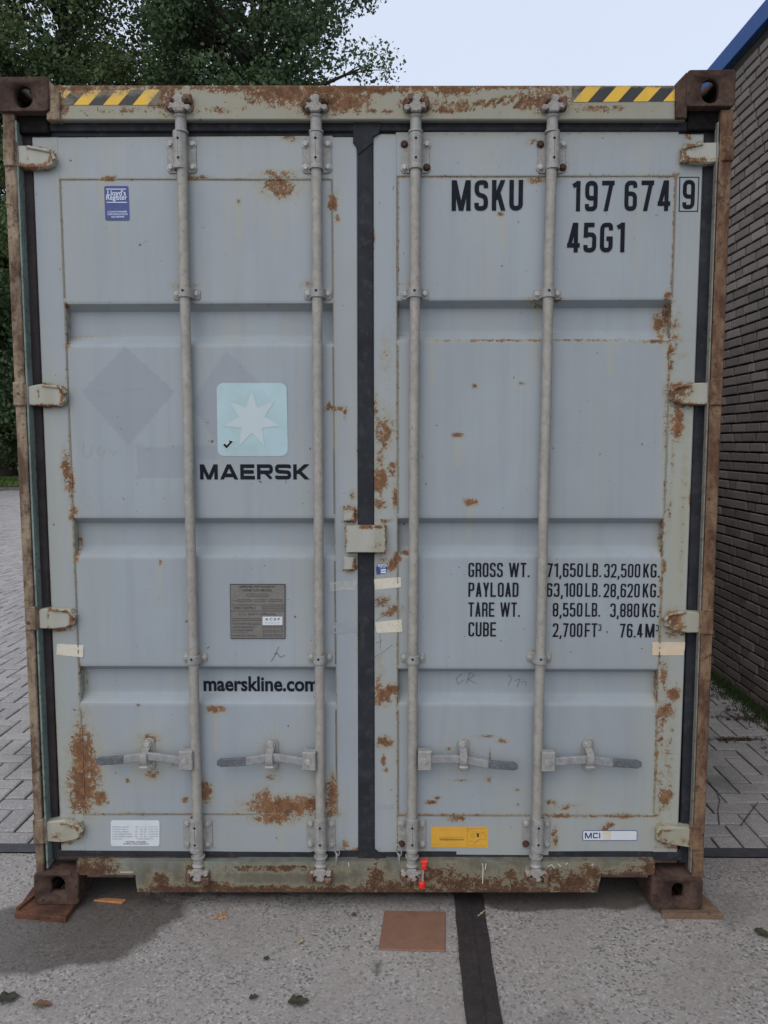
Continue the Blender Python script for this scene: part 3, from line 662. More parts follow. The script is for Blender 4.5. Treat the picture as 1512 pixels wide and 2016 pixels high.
# lock rods ----------------------------------------------------------
def bracket_bearing(px, pyt, pyb, cx, top, rods_Y, rr, rustybolts=()):
    b = MB(); Yp = YD-.004
    A, B = at(px-28, pyb, Yp), at(px+28, pyt, Yp)
    pl = rrect(A[0], A[2], B[0], B[2], .010, 3); b.prism(pl, Yp, YD+.002, 0, .0015)
    xc = (A[0]+B[0])/2
    for i, (sx, sz) in enumerate(((-1, 1), (1, 1), (-1, -1), (1, -1))):
        b.hexb(xc+sx*.038, (A[2]+B[2])/2+sz*((B[2]-A[2])/2-.018), Yp, .0095, .009, 1 if i not in rustybolts else 2)
    # sleeve body
    z0, z1 = A[2]+.004, B[2]+.014
    b.tube([(xc, rods_Y, z0), (xc, rods_Y, z0+.012), (xc, rods_Y, z0+.0125), (xc, rods_Y, z1-.001), (xc, rods_Y, z1)], [rr*1.34, rr*1.34, rr*1.25, rr*1.25, rr*1.18], 20, 0)
    b.box(xc-rr*1.25, xc+rr*1.25, rods_Y, YD, z0, z1)
    for zz in (z0+.032, z1-.028): b.tube([(xc, rods_Y-rr*1.25-.0006, zz), (xc, rods_Y-rr, zz)], .0045, 10, 3)
    b.box(xc-.0006, xc+.0006, rods_Y-rr*1.26, rods_Y, z0+.02, z1-.01, 3)
    return b
def make_rod(idx, xt, xb, handle, rb1, rb2):
    Yr, rr = .018, .0175
    T, B = at(xt, 262, Yr), at(xb, 1690, Yr)
    X = lambda z: T[0]+(B[0]-T[0])*(T[2]-z)/(T[2]-B[2])
    zt, zb = at(xt, 238, Yr)[2], at(xb, 1700, Yr)[2]
    b = MB(); n = 40
    b.tube([(X(zb+(zt-zb)*k/n)+.0007*math.sin(k*.55+idx*2), Yr, zb+(zt-zb)*k/n) for k in range(n+1)], rr, 20)
    rod = b.build('lock_rod', M_galv, cont, smooth=60)
    # cams
    for top in (1, 0):
        c = MB(); s = 1 if top else -1
        z = at(xt, 262, Yr)[2] if top else at(xb, 1684, Yr)[2]; x = X(z)
        L = .052 if top else .036
        c.tube([(x, Yr, z), (x, Yr, z+s*.006), (x, Yr, z+s*.0065), (x, Yr, z+s*(L-.008)), (x, Yr, z+s*L), (x, Yr, z+s*(L+.008))], [rr*1.42, rr*1.42, rr*1.1, rr*1.06, rr*1.35, rr*1.1], 18, 0)
        zc = z+s*(L+.006); hd_ = 1 if idx in (0, 1) else -1
        # cam head: waisted casting with two hooked lobes
        q = [(-.013, 0), (.013, 0), (.020, .010), (.033, .003), (.041, .010), (.036, .020), (.022, .023), (.014, .032), (.015, .050), (.004, .056), (-.013, .053), (-.019, .044), (-.012, .034), (-.018, .026), (-.032, .030), (-.039, .021), (-.034, .010), (-.022, .012)]
        if not top: q = [(a, h*.86) for a, h in q]
        q = [(x+a*hd_, zc+s*h) for a, h in q]
        if s*hd_ < 0: q = q[::-1]
        c.prism(q, -.012 if top else -.006, .012, 1, .004)
        c.tube([(x+hd_*.030, -.008, zc+s*.016), (x+hd_*.030, .014, zc+s*.016)], .009, 12, 1)
        c.tube([(x-hd_*.028, -.006, zc+s*.022), (x-hd_*.028, .014, zc+s*.022)], .008, 12, 1)
        c.build('lock_cam', [M_galvd, M_camg], rod, bevel=.001)
        # keeper on header or sill
        k = MB(); kx = x+hd_*.022
        k.prism(rrect(x-.044, min(zc+s*.006, zc+s*.052), x+.046, max(zc+s*.006, zc+s*.052), .014, 3), .009, .02, 0, .002)
        k.box(kx-.006, kx+.020, -.012, .01, min(zc+s*.030, zc+s*.058), max(zc+s*.030, zc+s*.058), 0, .005)
        k.box(x-hd_*.034-.008, x-hd_*.034+.008, -.012, .01, min(zc+s*.014, zc+s*.048), max(zc+s*.014, zc+s*.048), 0, .003)
        k.tube([(kx+.003, -.018, zc+s*.042), (kx+.003, 0, zc+s*.042)], .007, 8, 0)
        k.build('cam_keeper', M_camr, rod, bevel=.001)
    for (a, c_, rbs) in ((273, 341, rb1), (1612, 1670, rb2)):
        xm = X(at(xt, (a+c_)/2, Yr)[2]); pxm = xt+(xb-xt)*((a+c_)/2-262)/(1690-262)
        bb = bracket_bearing(pxm+ (1 if idx == 1 else 0), a, c_, None, a < 600, Yr, rr, rbs)
        bb.build('bearing_bracket', [M_galvd, M_bolt, M_boltr, M_hole], rod, bevel=.0008)
    for yy in (577, 1298):
        z = at(xt, yy, Yr)[2]; x = X(z); m_ = MB(); Yp = YD-.004; w = .0475 if yy < 900 else .044
        m_.prism(rrect(x-w, z-.018, x+w, z+.018, .009, 3), Yp, YD+.002, 0, .0015)
        # strap bent over the rod
        pr = [(x-w*.62, Yp-.002)]+[(x+math.cos(t)*rr*1.28, Yr-math.sin(t)*rr*1.28) for t in np.linspace(math.pi, 0, 13)]+[(x+w*.62, Yp-.002)]
        n = len(pr); h = .015
        vs = [(p[0], p[1], z-h) for p in pr]+[(p[0], p[1], z+h) for p in pr]; fs = [(i, i+1, n+i+1, n+i) for i in range(n-1)]+[tuple(range(n-1, -1, -1)), tuple(range(n, 2*n))]
        m_.add(vs, fs, 0)
        for sx in (-1, 1): m_.hexb(x+sx*w*.72, z+.001, Yp, .0085, .008, 1)
        m_.tube([(x-.002, Yr-rr*1.28-.0008, z+.005), (x-.002, Yr-rr, z+.005)], .0045, 10, 3)
        m_.build('rod_bracket', [M_galvd, M_bolt, M_boltr, M_hole], rod, bevel=.001)
    # handle
    hub, path = handle; hm = MB(); Yh = -.004
    box_px(hm, *hub, Yh-.012, .018, 0, .003)
    hc = ((hub[0]+hub[2])/2, (hub[1]+hub[3])/2); q = at(*hc, Yh-.012); hm.hexb(q[0]-.003, q[2], Yh-.012, .009, .005, 1)
    P = [at(a, c_, Yh) for a, c_ in path]; hw = .0145; pts = []
    # smooth the bar
    Q = []
    for i in range(len(P)-1):
        for k in range(8):
            t = k/8; Q.append(P[i]*(1-t)+P[i+1]*t)
    Q.append(P[-1]); Q = np.array(Q)
    for _ in range(6): Q[1:-1] = (Q[:-2]+2*Q[1:-1]+Q[2:])/4
    n = len(Q); vs = []
    for i, p in enumerate(Q):
        w = hw*(1 if i < n-12 else 1.03)*(1+.03*math.sin(i*1.7)); yo = Yh+.003*math.sin(i/n*3)-(0.006*max(0, (i-n*.7)/n)*3)
        e = .55 if i in (n-1,) else 1
        for dz, dy in ((-w*e, -.002), (-w*e*.8, -.006), (w*e*.8, -.006), (w*e, -.002), (w*e, .004), (-w*e, .004)): vs.append((p[0], yo+dy, p[2]+dz))
    fs = [(i*6+k, i*6+(k+1) % 6, (i+1)*6+(k+1) % 6, (i+1)*6+k) for i in range(n-1) for k in range(6)]+[tuple(range(6)), tuple(range((n-1)*6, n*6))]
    fm = [2 if (f[0]//6) > n*.72 else 3 for f in fs]
    base = hm.n; hm.add(vs, fs, 0)
    hm.m[-len(fs):] = fm
    hm.build('handle', [M_galvd, M_bolt, M_grip, M_bar], rod, smooth=40)
    return rod
make_rod(0, 356.5, 390.5, ((352, 1480, 378, 1517), ((354, 1497), (330, 1494), (292, 1489), (245, 1496), (191, 1498))), (), ())
make_rod(1, 622.5, 631.5, ((595, 1482, 621, 1518), ((598, 1500), (570, 1496), (536, 1491), (485, 1500), (428, 1501))), (), ())
make_rod(2, 818.5, 811, ((823, 1480, 850, 1518), ((846, 1495), (880, 1495), (912, 1496), (960, 1505), (1019, 1508))), (0, 3), (2,))
make_rod(3, 1087, 1055, ((1067, 1482, 1094, 1520), ((1090, 1500), (1120, 1498), (1157, 1496), (1205, 1502), (1262, 1504))), (0, 3), (2,))
# handle catches
for cx, dr in ((293, doorL), (536, doorL), (912, doorR), (1157, doorR)):
    b = MB(); Yp = YD-.004; x, z = XZ(cx, 1486, Yp)
    b.prism([(x+p[0]+.002, z+p[1]) for p in stadium(.020, .062)], Yp, YD+.002, 0, .0015)
    b.prism([(x+p[0]-.004, z+.012+p[1]) for p in stadium(.017, .044)], Yp-.006, Yp, 0, .0015)
    b.hexb(x-.003, z+.042, Yp-.006, .012, .009, 1); b.hexb(x+.004, z-.046, Yp, .011, .006, 1)
    # clip that folds over the handle
    pr = [(YD-.010, z+.034), (-.012, z+.024), (-.018, z+.004), (-.015, z-.012), (-.010, z-.020), (-.016, z-.026)]
    vs = [];
    for sx in (-1, 1):
        for yy, zz in pr: vs.append((x-.003+sx*(.0125 if zz > z-.02 else .015), yy, zz))
        for yy, zz in pr: vs.append((x-.003+sx*(.0125 if zz > z-.02 else .015), yy+.004, zz))
    n = len(pr); fs = []
    for i in range(n-1):
        fs += [(i, i+1, 2*n+i+1, 2*n+i), (n+i, n+i+1, 3*n+i+1, 3*n+i), (i, i+1, n+i+1, n+i), (2*n+i, 2*n+i+1, 3*n+i+1, 3*n+i)]
    fs += [(n-1, 2*n-1, 4*n-1, 3*n-1)]
    b.add(vs, fs, 0); b.build('handle_catch', [M_galvd, M_bolt], dr, bevel=.001)

# door stop plate and lugs across the meeting gap
b = MB(); A, B = at(681, 1087, .012), at(759, 1035, .012); xm = at(737, 1050, .012)[0]
for xa, xb, ya, yb in ((A[0], xm, .012, .010), (xm, B[0], .010, .018)):
    b.add([(xa, ya, A[2]), (xb, yb, A[2]), (xb, yb, B[2]), (xa, ya, B[2]), (xa, .045, A[2]), (xb, .045, A[2]), (xb, .045, B[2]), (xa, .045, B[2])], [(0,1,2,3),(4,0,3,7),(1,5,6,2),(3,2,6,7),(4,5,1,0)])
b.build('stop_plate', M_hinge, doorR, paint=True, dense=.01)
for ya, yb in ((1001, 1026), (1097, 1122)):
    b = MB(); box_px(b, 676.5, ya, 698, yb, .026, .046, 0, .003); b.build('stop_lug', M_hinge, doorL, paint=True, dense=.008)

# lettering ----------------------------------------------------------
YL = YD-.0003
b = MB(); lettering(b, 'MSKU', 889, 354, 1030, 415, YL, gap=.13); b.build('serial_prefix_lettering', M_ink, doorR, smooth=None)
b = MB(); lettering(b, '197 674', 1126, 355, 1321, 416, YL, gap=.15, space=.22, widths={'1': .32}); b.build('serial_number_lettering', M_ink, doorR, smooth=None)
b = MB(); lettering(b, '9', 1343, 354, 1369, 412, YL)
for a in (((1337.5, 348), (1377, 348), (1377, 350), (1337.5, 350)), ((1336, 415), (1374.5, 415), (1374.5, 417), (1336, 417)), ((1337.5, 350), (1339.5, 350), (1338, 415), (1336, 415)), ((1375, 350), (1377, 350), (1374.5, 415), (1372.5, 415))): pquad(b, a, YL)
b.build('check_digit_lettering', M_ink, doorR, smooth=None)
b = MB(); lettering(b, '45G1', 1116, 438, 1232, 497, YL, gap=.13, widths={'1': .32}); b.build('size_code_lettering', M_ink, doorR, smooth=None)
b = MB(); kw = dict(w=.37, t=.118, gap=.085, r=.17)
for tx, x0, x1, y0 in (('GROSS WT.', 922, 1043, 1108), ('PAYLOAD', 922, 1021, 1147), ('TARE WT.', 922, 1024, 1186), ('CUBE', 922, 977, 1225)):
    lettering(b, tx, x0, y0, x1, y0+28, YL, **kw)
b.build('weight_heading_lettering', M_ink, doorR, smooth=None); b = MB()
for tx, x0, x1, y0 in (('71,650', 1077, 1148, 1109), ('LB.', 1153, 1184, 1109), ('32,500', 1189, 1261, 1110), ('KG.', 1266, 1300, 1110),
                      ('63,100', 1076, 1147, 1148), ('LB.', 1152, 1183, 1148), ('28,620', 1188, 1260, 1149), ('KG.', 1265, 1299, 1149),
                      ('8,550', 1088, 1147, 1187), ('LB.', 1152, 1182, 1187), ('3,880', 1201, 1259, 1188), ('KG.', 1264, 1298, 1188),
                      ('2,700', 1088, 1147, 1227), ('FT', 1151, 1176, 1227), ('76.4', 1220, 1266, 1228), ('M', 1270, 1289, 1228)):
    lettering(b, tx, x0, y0, x1, y0+27, YL, **kw)
lettering(b, '3', 1178, 1229, 1184, 1242, YL, **kw); lettering(b, '3', 1291, 1230, 1297, 1243, YL, **kw)
b.build('weight_figures_lettering', M_ink, doorR, smooth=None)
b = MB(); lettering(b, 'MAERSK', 394, 914, 608, 944, YL, w=1.12, t=.245, gap=.15, r=.16, widths={'M': 1.25, 'A': 1.28, 'K': 1.1, 'E': 1.02})
b.build('name_lettering', M_ink, doorL, smooth=None)
b = MB(); YT = YD+.040-.0006
ftext(b, 'maerskline.com', 401, 1332, 626, 1361, YT, 0, .028); b.build('web_address_lettering', M_ink, doorL, smooth=None)
# logo
b = MB(); pquad(b, [(p[0]+(1.5 if p[1] > 820 else -.5), p[1]) for p in rrect(427, 754, 565, 898, 13)][::-1], YL, 0)
pquad(b, [(p[0], p[1]) for p in rrect(520, 758, 562, 894, 11)][::-1], YL-.0004, 4, .0003) if False else None
def star(R, r, cx=495.5, cy=826):
    out = []
    for k in range(14):
        a = math.pi*k/7; q = R if k % 2 == 0 else r; out.append((cx+q*math.sin(a), cy-q*math.cos(a)))
    return out
for st_, mi, dy in ((star(59, 27.5, 496, 826.5), 1, .0004), (star(57, 25.5), 2, .0008)):
    c = at(495.5, 826, YL-dy); P = [at(*p, YL-dy) for p in st_]; n = len(P)
    b.add([tuple(c)]+[tuple(p) for p in P], [(0, 1+i, 1+(i+1) % n) for i in range(n)], mi)
pquad(b, [(439, 876), (443, 873), (446, 877), (452, 871), (450, 867), (459, 869), (446, 883)][::1], YL-.0012, 3, .0003)
pquad(b, [(437, 875), (442, 870), (448, 873), (449, 865), (463, 867), (446, 886)][::1], YL-.0009, 2, .0002)
b.build('logo_sticker', [M_sq, M_starE, M_star, M_ink], doorL, smooth=None, recalc=True)
# blue certificate label
b = MB(); pquad(b, [(p[0]+(p[1]-400)*.035-.5, p[1]) for p in rrect(206.5, 366, 254.5, 434, 4)][::-1], YL, 0)
Y2 = YL-.0005
pquad(b, [(209, 371.5), (248, 371.5), (248, 373), (209, 373)], Y2, 1, .0003); pquad(b, [(210, 397.5), (250, 397.5), (250, 399), (210, 399)], Y2, 1, .0003)
ftext(b, "Lloyd's", 212, 374, 247.5, 388.5, Y2, 1, .012); ftext(b, 'Register', 209.5, 383, 250, 397, Y2-.0001, 1, .012)
ftext(b, 'CONTAINER', 211.5, 415, 250.5, 418.5, Y2, 1, .015); ftext(b, 'CERTIFICATION', 211.5, 420, 251, 423.5, Y2, 1, .015); ftext(b, 'SCHEME', 219, 425, 244.5, 428.5, Y2, 1, .015)
b.build('blue_label', [M_navy, M_lab], doorL, smooth=None)
# approval plate
b = MB(); YA = YD-.003
pquad(b, [(452.7, 1150), (561.5, 1150), (561.7, 1257.5), (454, 1257.5)], YA+.0004, 1, .004); pquad(b, [(454, 1151.5), (560, 1151.5), (560.2, 1256), (455.3, 1256)], YA, 0, .0006); Y2 = YA-.0005
def fr(x0, y0, x1, y1, fill=True):
    pquad(b, [(x0, y0), (x1, y0), (x1, y1), (x0, y1)], Y2+.0002, 1, .0002)
    pquad(b, [(x0+.8, y0+.8), (x1-.8, y0+.8), (x1-.8, y1-.8), (x0+.8, y1-.8)], Y2, 2 if fill else 0, .0002)
for tx, x0, y0, x1, y1, o in (('APPROVED FOR TRANSPORT', 471, 1153, 543, 1157.5, .02), ('UNDER CUSTOMS SEAL', 478, 1160, 536, 1164.5, .02), ('TIMBER TREATMENT', 459, 1194.5, 504, 1199.5, .0), ('C.S.C. SAFETY APPROVAL', 470, 1207, 544, 1211.5, .0),
     ('TYPE', 458, 1181, 465, 1184, 0), ("MANUFACTURER'S NO", 499, 1179.5, 526, 1182, 0), ('OF THE CONTAINER', 500, 1183.5, 523, 1186, 0), ('DATE MANUFACTURED', 458, 1226, 495, 1230, .0), ('MAXIMUM GROSS WEIGHT', 458, 1233, 503, 1236.5, .0), ('ALLOWABLE STACKING', 458, 1239, 498, 1242.5, .0), ('WEIGHT FOR 1.8g', 458, 1243.5, 487, 1247, .0), ('RACKING TEST LOAD VALUE', 458, 1249.5, 506, 1253, .0)):
    ftext(b, tx, x0, y0, x1, y1, Y2, 1, o)
for a in ((486, 1169, 528, 1174.5), (467, 1180, 495, 1184.5), (530, 1180, 555, 1184.5), (516, 1194, 558, 1199.5), (458, 1217, 513, 1222.5), (497, 1226, 513, 1230.5), (517, 1233, 536, 1237), (538, 1233, 557, 1237), (517, 1240.5, 536, 1245), (538, 1240.5, 557, 1245), (517, 1248.5, 536, 1253), (538, 1248.5, 557, 1253)): fr(*a)
for yy in (1190.5, 1202.5): pquad(b, [(455, yy), (560, yy), (560, yy+1), (455, yy+1)], Y2, 1, .0002)
pquad(b, [(517, 1214), (556, 1214), (556, 1230.5), (517, 1230.5)], Y2-.0003, 3, .0005); ftext(b, 'A C E P', 522, 1217, 551, 1221.5, Y2-.0006, 4, .02); ftext(b, 'DK-47 BAOYU-05', 522, 1225, 550, 1227.5, Y2-.0006, 5, 0)
b.build('approval_plate', [M_plate, M_platel, M_plateb, M_white, M_ink, M_whited], doorL, smooth=None)
# white dimensions label
b = MB(); pquad(b, rrect(218, 1615, 314, 1666, 5)[::-1], YL, 0); Y2 = YL-.0005
for i, (tx, a, c) in enumerate((('EXTERNAL LENGTH', "40' x 11.9'", '12,192 MM'), ('INTERNAL WIDTH', "7' 8.9'", '2,352 MM'), ('INTERNAL HEIGHT', "8' 10.2'", '2,698 MM'), ('DOOR OPENING WIDTH', "7' 8.1'", '2,340 MM'), ('DOOR OPENING HEIGHT', "8' 5.8'", '2,585 MM'), ('DESIGN NO', '', 'CHINA 2004 0713'))):
    y = 1627+i*4.7; ftext(b, tx, 221, y, 221+len(tx)*2.15, y+2.3, Y2, 1, 0)
    if a: ftext(b, a, 266, y, 289, y+2.3, Y2, 1)
    ftext(b, c, 292 if a else 269, y, 311 if a else 302, y+2.3, Y2, 1)
ftext(b, 'INDUSTRIAL CONTAINERS', 248, 1656.3, 287, 1658.8, Y2, 2, .01); ftext(b, 'FOR SERVICE CONTACT INDUSTRI LTD', 243, 1660.3, 292, 1662.8, Y2, 2, .01)
b.build('white_label', [M_white, M_whited, M_platel], doorL, smooth=None)
# orange label
b = MB(); pquad(b, [(848, 1627.5), (961, 1627.5), (961, 1669), (848.5, 1668)], YL, 0); Y2 = YL-.0005
ftext(b, 'Tested high security lock use here', 865, 1650, 914, 1656, Y2, 1, .01)
for pts in ([(864, 1649), (914, 1648)], [(920, 1629), (920, 1665), (957, 1665)], [(919, 1631), (957, 1631)], [(921, 1637), (927, 1634), (940, 1641), (955, 1639)], [(924, 1655), (935, 1658), (944, 1652), (955, 1654), (957, 1645), (950, 1640)], [(930, 1663), (943, 1655)], [(851, 1664), (865, 1662)], [(927, 1645), (931, 1640), (935, 1645), (931, 1650), (927, 1645)]): pline(b, pts, Y2, .9, 2)
pquad(b, [(938, 1641), (943, 1640), (943, 1648), (939, 1648)], Y2-.0002, 1, .0002)
b.build('orange_label', [M_org, M_orgd, M_orgl], doorR, smooth=None)
# oblong white label with blue letters
b = MB(); pquad(b, rrect(1147, 1635, 1254.5, 1655, 3)[::-1], YL, 2); pquad(b, rrect(1148, 1636, 1253.5, 1654, 2.5)[::-1], YL-.0003, 0, .0002)
lettering(b, 'MCI', 1151.5, 1639.5, 1182, 1650.5, YL-.0006, w=.95, t=.22, gap=.2, r=.15, mat=1, widths={'M': 1.3, 'I': .24})
pquad(b, [(1187, 1636.5), (1203, 1636.5), (1203, 1653.5), (1187, 1653.5)], YL-.0005, 3, .0001)
b.build('white_label', [M_white, M_mci, M_navy, M_cream], doorR, smooth=None)
# little blue inspection label
b = MB(); pquad(b, [(740, 1117.5), (745, 1109.5), (760, 1110), (763, 1118), (761, 1129), (741.5, 1131.5)], YL, 0); Y2 = YL-.0005
pquad(b, [(745, 1110.5), (760, 1110.5), (761.5, 1115), (744, 1115.5)], Y2, 1, .0002); ftext(b, 'ACEP', 746, 1111, 760, 1114.5, Y2-.0003, 0, .02)
for y in (1121, 1125.5): pquad(b, [(749.5, y), (760, y-.6), (760, y+2.4), (749.5, y+3)], Y2, 1, .0002)
ftext(b, 'NO DK', 748, 1116.5, 759, 1119, Y2, 1, .02)
b.build('blue_label', [M_navy, M_lab], doorR, smooth=None)
# tapes
def tape(pts, mt, dr, name='tape_strip', lab=None):
    """a strip of tape with creases, laid over the seam"""
    b = MB(); q = [at(a, c, YL) for a, c in pts]; n, m_ = 16, 7; P = np.zeros((n, m_, 3))
    for i in range(n):
        for j in range(m_):
            u, v = i/(n-1), j/(m_-1)
            p = (q[0]*(1-u)+q[1]*u)*(1-v)+(q[3]*(1-u)+q[2]*u)*v
            if i in (0, n-1): p = p+np.array([rnd.uniform(-.0012, .0012), 0, 0])
            P[i, j] = p+np.array([0, -rnd.random()*.0012, 0])
    b.grid(P); o = b.build(name, mt, dr, smooth=60, recalc=False)
    if lab: o['label'] = lab
tape([(736, 1140), (789, 1136), (790, 1156), (738, 1161)], M_cream, doorR); tape([(738, 1225), (791, 1219), (792, 1244), (742, 1246)], M_cream, doorR)
tape([(648, 1145), (704, 1142), (702, 1161), (650, 1165)], M_clear, doorL); tape([(652, 1226), (704, 1224), (702, 1246), (652, 1247)], M_ghost, doorL)
tape([(113, 1267), (165, 1270), (164, 1294), (111, 1289)], M_cream, doorL); tape([(1284, 1264), (1349, 1264), (1346, 1290), (1284, 1290)], M_tan, doorR)
b = MB(); [pquad(b, [(742+i*12, 1585), (751+i*12, 1583), (752+i*12, 1594), (743+i*12, 1594)], YL) for i in range(3)]; b.build('smudge', M_ghost, doorR, smooth=None)
# pen and chalk scribbles
b = MB(); SCR = []
for pts in ([(738, 1190), (745, 1176), (750, 1190), (744, 1196), (740, 1186)], [(752, 1195), (760, 1182), (769, 1172)], [(737, 1196), (748, 1188), (757, 1194), (768, 1190)], [(740, 1222), (757, 1211), (771, 1207)], [(748, 1248), (749, 1278)], [(740, 1266), (751, 1263)], [(738, 1293), (757, 1282), (773, 1269)],
            [(910, 1326), (898, 1336), (902, 1347), (914, 1338)], [(918, 1346), (925, 1324), (934, 1330), (922, 1338), (938, 1346)], [(1001, 1328), (1008, 1336), (1000, 1349)], [(1012, 1340), (1024, 1337), (1018, 1353)], [(1026, 1344), (1034, 1341), (1036, 1350)]):
    if pts[0][0] in (910, 918, 1001, 748) and pts[0][1] != 1248 or pts[0] == (748, 1248) or pts[0] == (738, 1190): b = MB(); first = b; SCR.append(b)
    pline(b, pts, YL if pts[0][0] < 800 else YD+.0398, 1.0)
for b in SCR: b.build('pen_scribble', M_pen, doorR, smooth=None)
b = MB()
for pts in ([(549, 1273), (541, 1291), (534, 1302)], [(545, 1285), (552, 1294), (561, 1290)], [(540, 1288), (546, 1286)]): pline(b, pts, YL, 1.3)
b.build('pen_scribble', M_pen, doorL, smooth=None)
b = MB()
for pts in ([(164, 868), (162, 890), (170, 902), (180, 892), (178, 878)], [(190, 888), (196, 878), (206, 884), (200, 898), (192, 890)], [(216, 880), (222, 896), (230, 886)], [(262, 878), (278, 874), (284, 884), (294, 880), (296, 890)], [(190, 774), (215, 772)], [(240, 768), (285, 764)], [(430, 1052), (450, 1040), (470, 1060), (490, 1042)]):
    b = MB(); pline(b, pts, YL if pts[0][1] < 1030 else YD+.0398, .6); b.build('chalk_scribble', M_chalk, doorL, smooth=None)
# hazard stripes
def hazard(x0, x1, yt0, yt1, yb0, yb1, s0, w, shift, first, dr):
    b = MB(); Y = .0125
    def row(x, u): return (yt0+(yt1-yt0)*(x-x0)/(x1-x0))*(1-u)+(yb0+(yb1-yb0)*(x-x0)/(x1-x0))*u
    k = 0; s = s0
    while s < x1+shift:
        # parallelogram bottom [s,s+w], top [s+shift, s+w+shift], clipped to the strip
        nu = 6; P = []
        for u in np.linspace(0, 1, nu+1):
            a = min(max(s+shift*(1-u), x0), x1); c = min(max(s+w+shift*(1-u), x0), x1)
            P.append([at(a+(c-a)*t, row(a+(c-a)*t, u), Y) for t in np.linspace(0, 1, 6)])
        P = np.array(P)
        if (P[:, -1, 0]-P[:, 0, 0]).max() > .002: b.grid(P, (k+first) % 2)
        s += w; k += 1
    o = b.build('hazard_stripe', [M_yel, M_blk], hd, paint=True, smooth=None, recalc=False)
hazard(114, 317, 178.5, 176.5, 206.5, 206.5, 58, 29, 25, 1, hd)
hazard(1126, 1336, 170, 170, 201, 199, 1068, 29.7, 27, 0, hd)
# seal chains
def chain(pts, dr):
    b = MB()
    for i, (p, q) in enumerate(pts):
        A, B = Vector(at(*p, .018)), Vector(at(*q, .018)); d = (B-A); L = d.length; u = d.normalized(); s = Vector((1, 0, 0)) if i % 2 == 0 else Vector((.25, -.9, 0)).normalized()
        P = [A+u*(L/2)+u*(math.cos(t)*(L/2+.003))+s*(math.sin(t)*.0085) for t in np.linspace(0, 2*math.pi, 19)]
        b.tube(P, .0022, 8, 0, False)
    b.build('seal_chain', M_chain, dr)
chain([((661, 1661), (665, 1683)), ((663, 1681), (660, 1702)), ((661, 1700), (661, 1727))], doorL)
chain([((783, 1664), (787, 1684)), ((785, 1682), (785, 1700)), ((785, 1698), (785, 1726))], doorR)

# ------------------------------------------------------------------ loose things
G = -0.022
t = empty('bolt_seal', tuple(at(833, 1740, -.01))); tag(t, 'small bright red bolt seal at the foot of the third lock rod', 'seal')
loc = Vector(t.location)
b = MB(); A, B = at(826, 1713, -.022), at(841, 1696, -.022)
for k, (ya, yb, x0, x1) in enumerate(((1696, 1703, 829, 842), (1703, 1714, 830, 840))):
    A, B = Vector(at(x0, yb, -.02))-loc, Vector(at(x1, ya, -.02))-loc; b.box(A.x, B.x, A.y, A.y+.02, A.z, B.z, 0, .003)
o = b.build('seal_head', M_red, t, bevel=.001)
b = MB(); A, B = Vector(at(832, 1738, -.012))-loc, Vector(at(833, 1712, -.012))-loc; b.cyl(A, B, .004, 10); b.build('seal_pin', M_galvd, t)
b = MB(); A, B = Vector(at(831, 1748, -.014))-loc, Vector(at(831, 1735, -.014))-loc; b.tube([A, A+(B-A)*.15, A+(B-A)*.85, B], [.008, .0125, .0125, .009], 14); b.build('seal_base', M_red, t)

M_rplate = rusty('steel_plate_rust', (.055, .026, .018), (.13, .055, .028), (.035, .019, .014), .5, 14)
for pts in ([(950, 1699), (951, 1712), (950, 1740)], [(957, 1700), (955, 1712)], [(1078, 1706), (1086, 1702), (1092, 1710)], [(1098, 1700), (1104, 1706)], [(1112, 1702), (1118, 1699)], [(1165, 1704), (1169, 1700)], [(236, 1717), (262, 1717)], [(686, 1698), (687, 1706)]):
    b = MB(); pline(b, pts, .0112, 1.7); b.build('paint_splash', M_cream, cont, smooth=None)
M_wood = plain('old_wood', (.15, .095, .062), .85, .3, 30, dirt=(.06, .035, .025))
M_redp = plain('red_paint_wood', (.16, .03, .03), .7, .3, 40)
def slab(name, corners, z0, z1, mt, label, cat, extra=None):
    n = len(corners); cx = sum(c[0] for c in corners)/n; cy = sum(c[1] for c in corners)/n
    b = MB(); c = .003
    P = [(x-cx, y-cy) for x, y in corners]; ins = [(x*(1-c/abs(math.hypot(x, y))), y*(1-c/abs(math.hypot(x, y)))) for x, y in P]
    b.add([(x, y, 0) for x, y in P]+[(x, y, z1-z0-c) for x, y in P]+[(x, y, z1-z0) for x, y in ins],
          [tuple(range(n-1, -1, -1)), tuple(range(2*n, 3*n))]+[(i, (i+1) % n, n+(i+1) % n, n+i) for i in range(n)]+[(n+i, n+(i+1) % n, 2*n+(i+1) % n, 2*n+i) for i in range(n)])
    if extra: extra(b, cx, cy)
    o = b.build(name, mt, smooth=30); o.location = (cx, cy, z0); tag(o, label, cat); return o
g2 = lambda px, py, z=G: tuple(at(px, py, z, 2)[:2])
def lip(b, cx, cy):
    A, B = g2(31, 1792, 0.0), g2(68, 1762, 0.0)
    d = Vector((B[0]-A[0], B[1]-A[1], 0)); nrm = Vector((-d.y, d.x, 0)).normalized()*.012; A3 = Vector((A[0]-cx, A[1]-cy, .019)); B3 = A3+d
    b.add([A3, B3, B3-nrm, A3-nrm]+[v+Vector((0, 0, .012)) for v in (A3, B3, B3-nrm, A3-nrm)], [(0,1,2,3),(7,6,5,4),(0,4,5,1),(1,5,6,2),(2,6,7,3),(3,7,4,0)])
slab('support_plate', [g2(28, 1796, 0), g2(129, 1806, 0), g2(168, 1752, 0), (g2(168, 1752, 0)[0]-.21, g2(168, 1752, 0)[1]+.02)], G+.001, -.0008, M_rplate, 'thick rusty steel plate under the left corner of the container', 'support plate', lip)
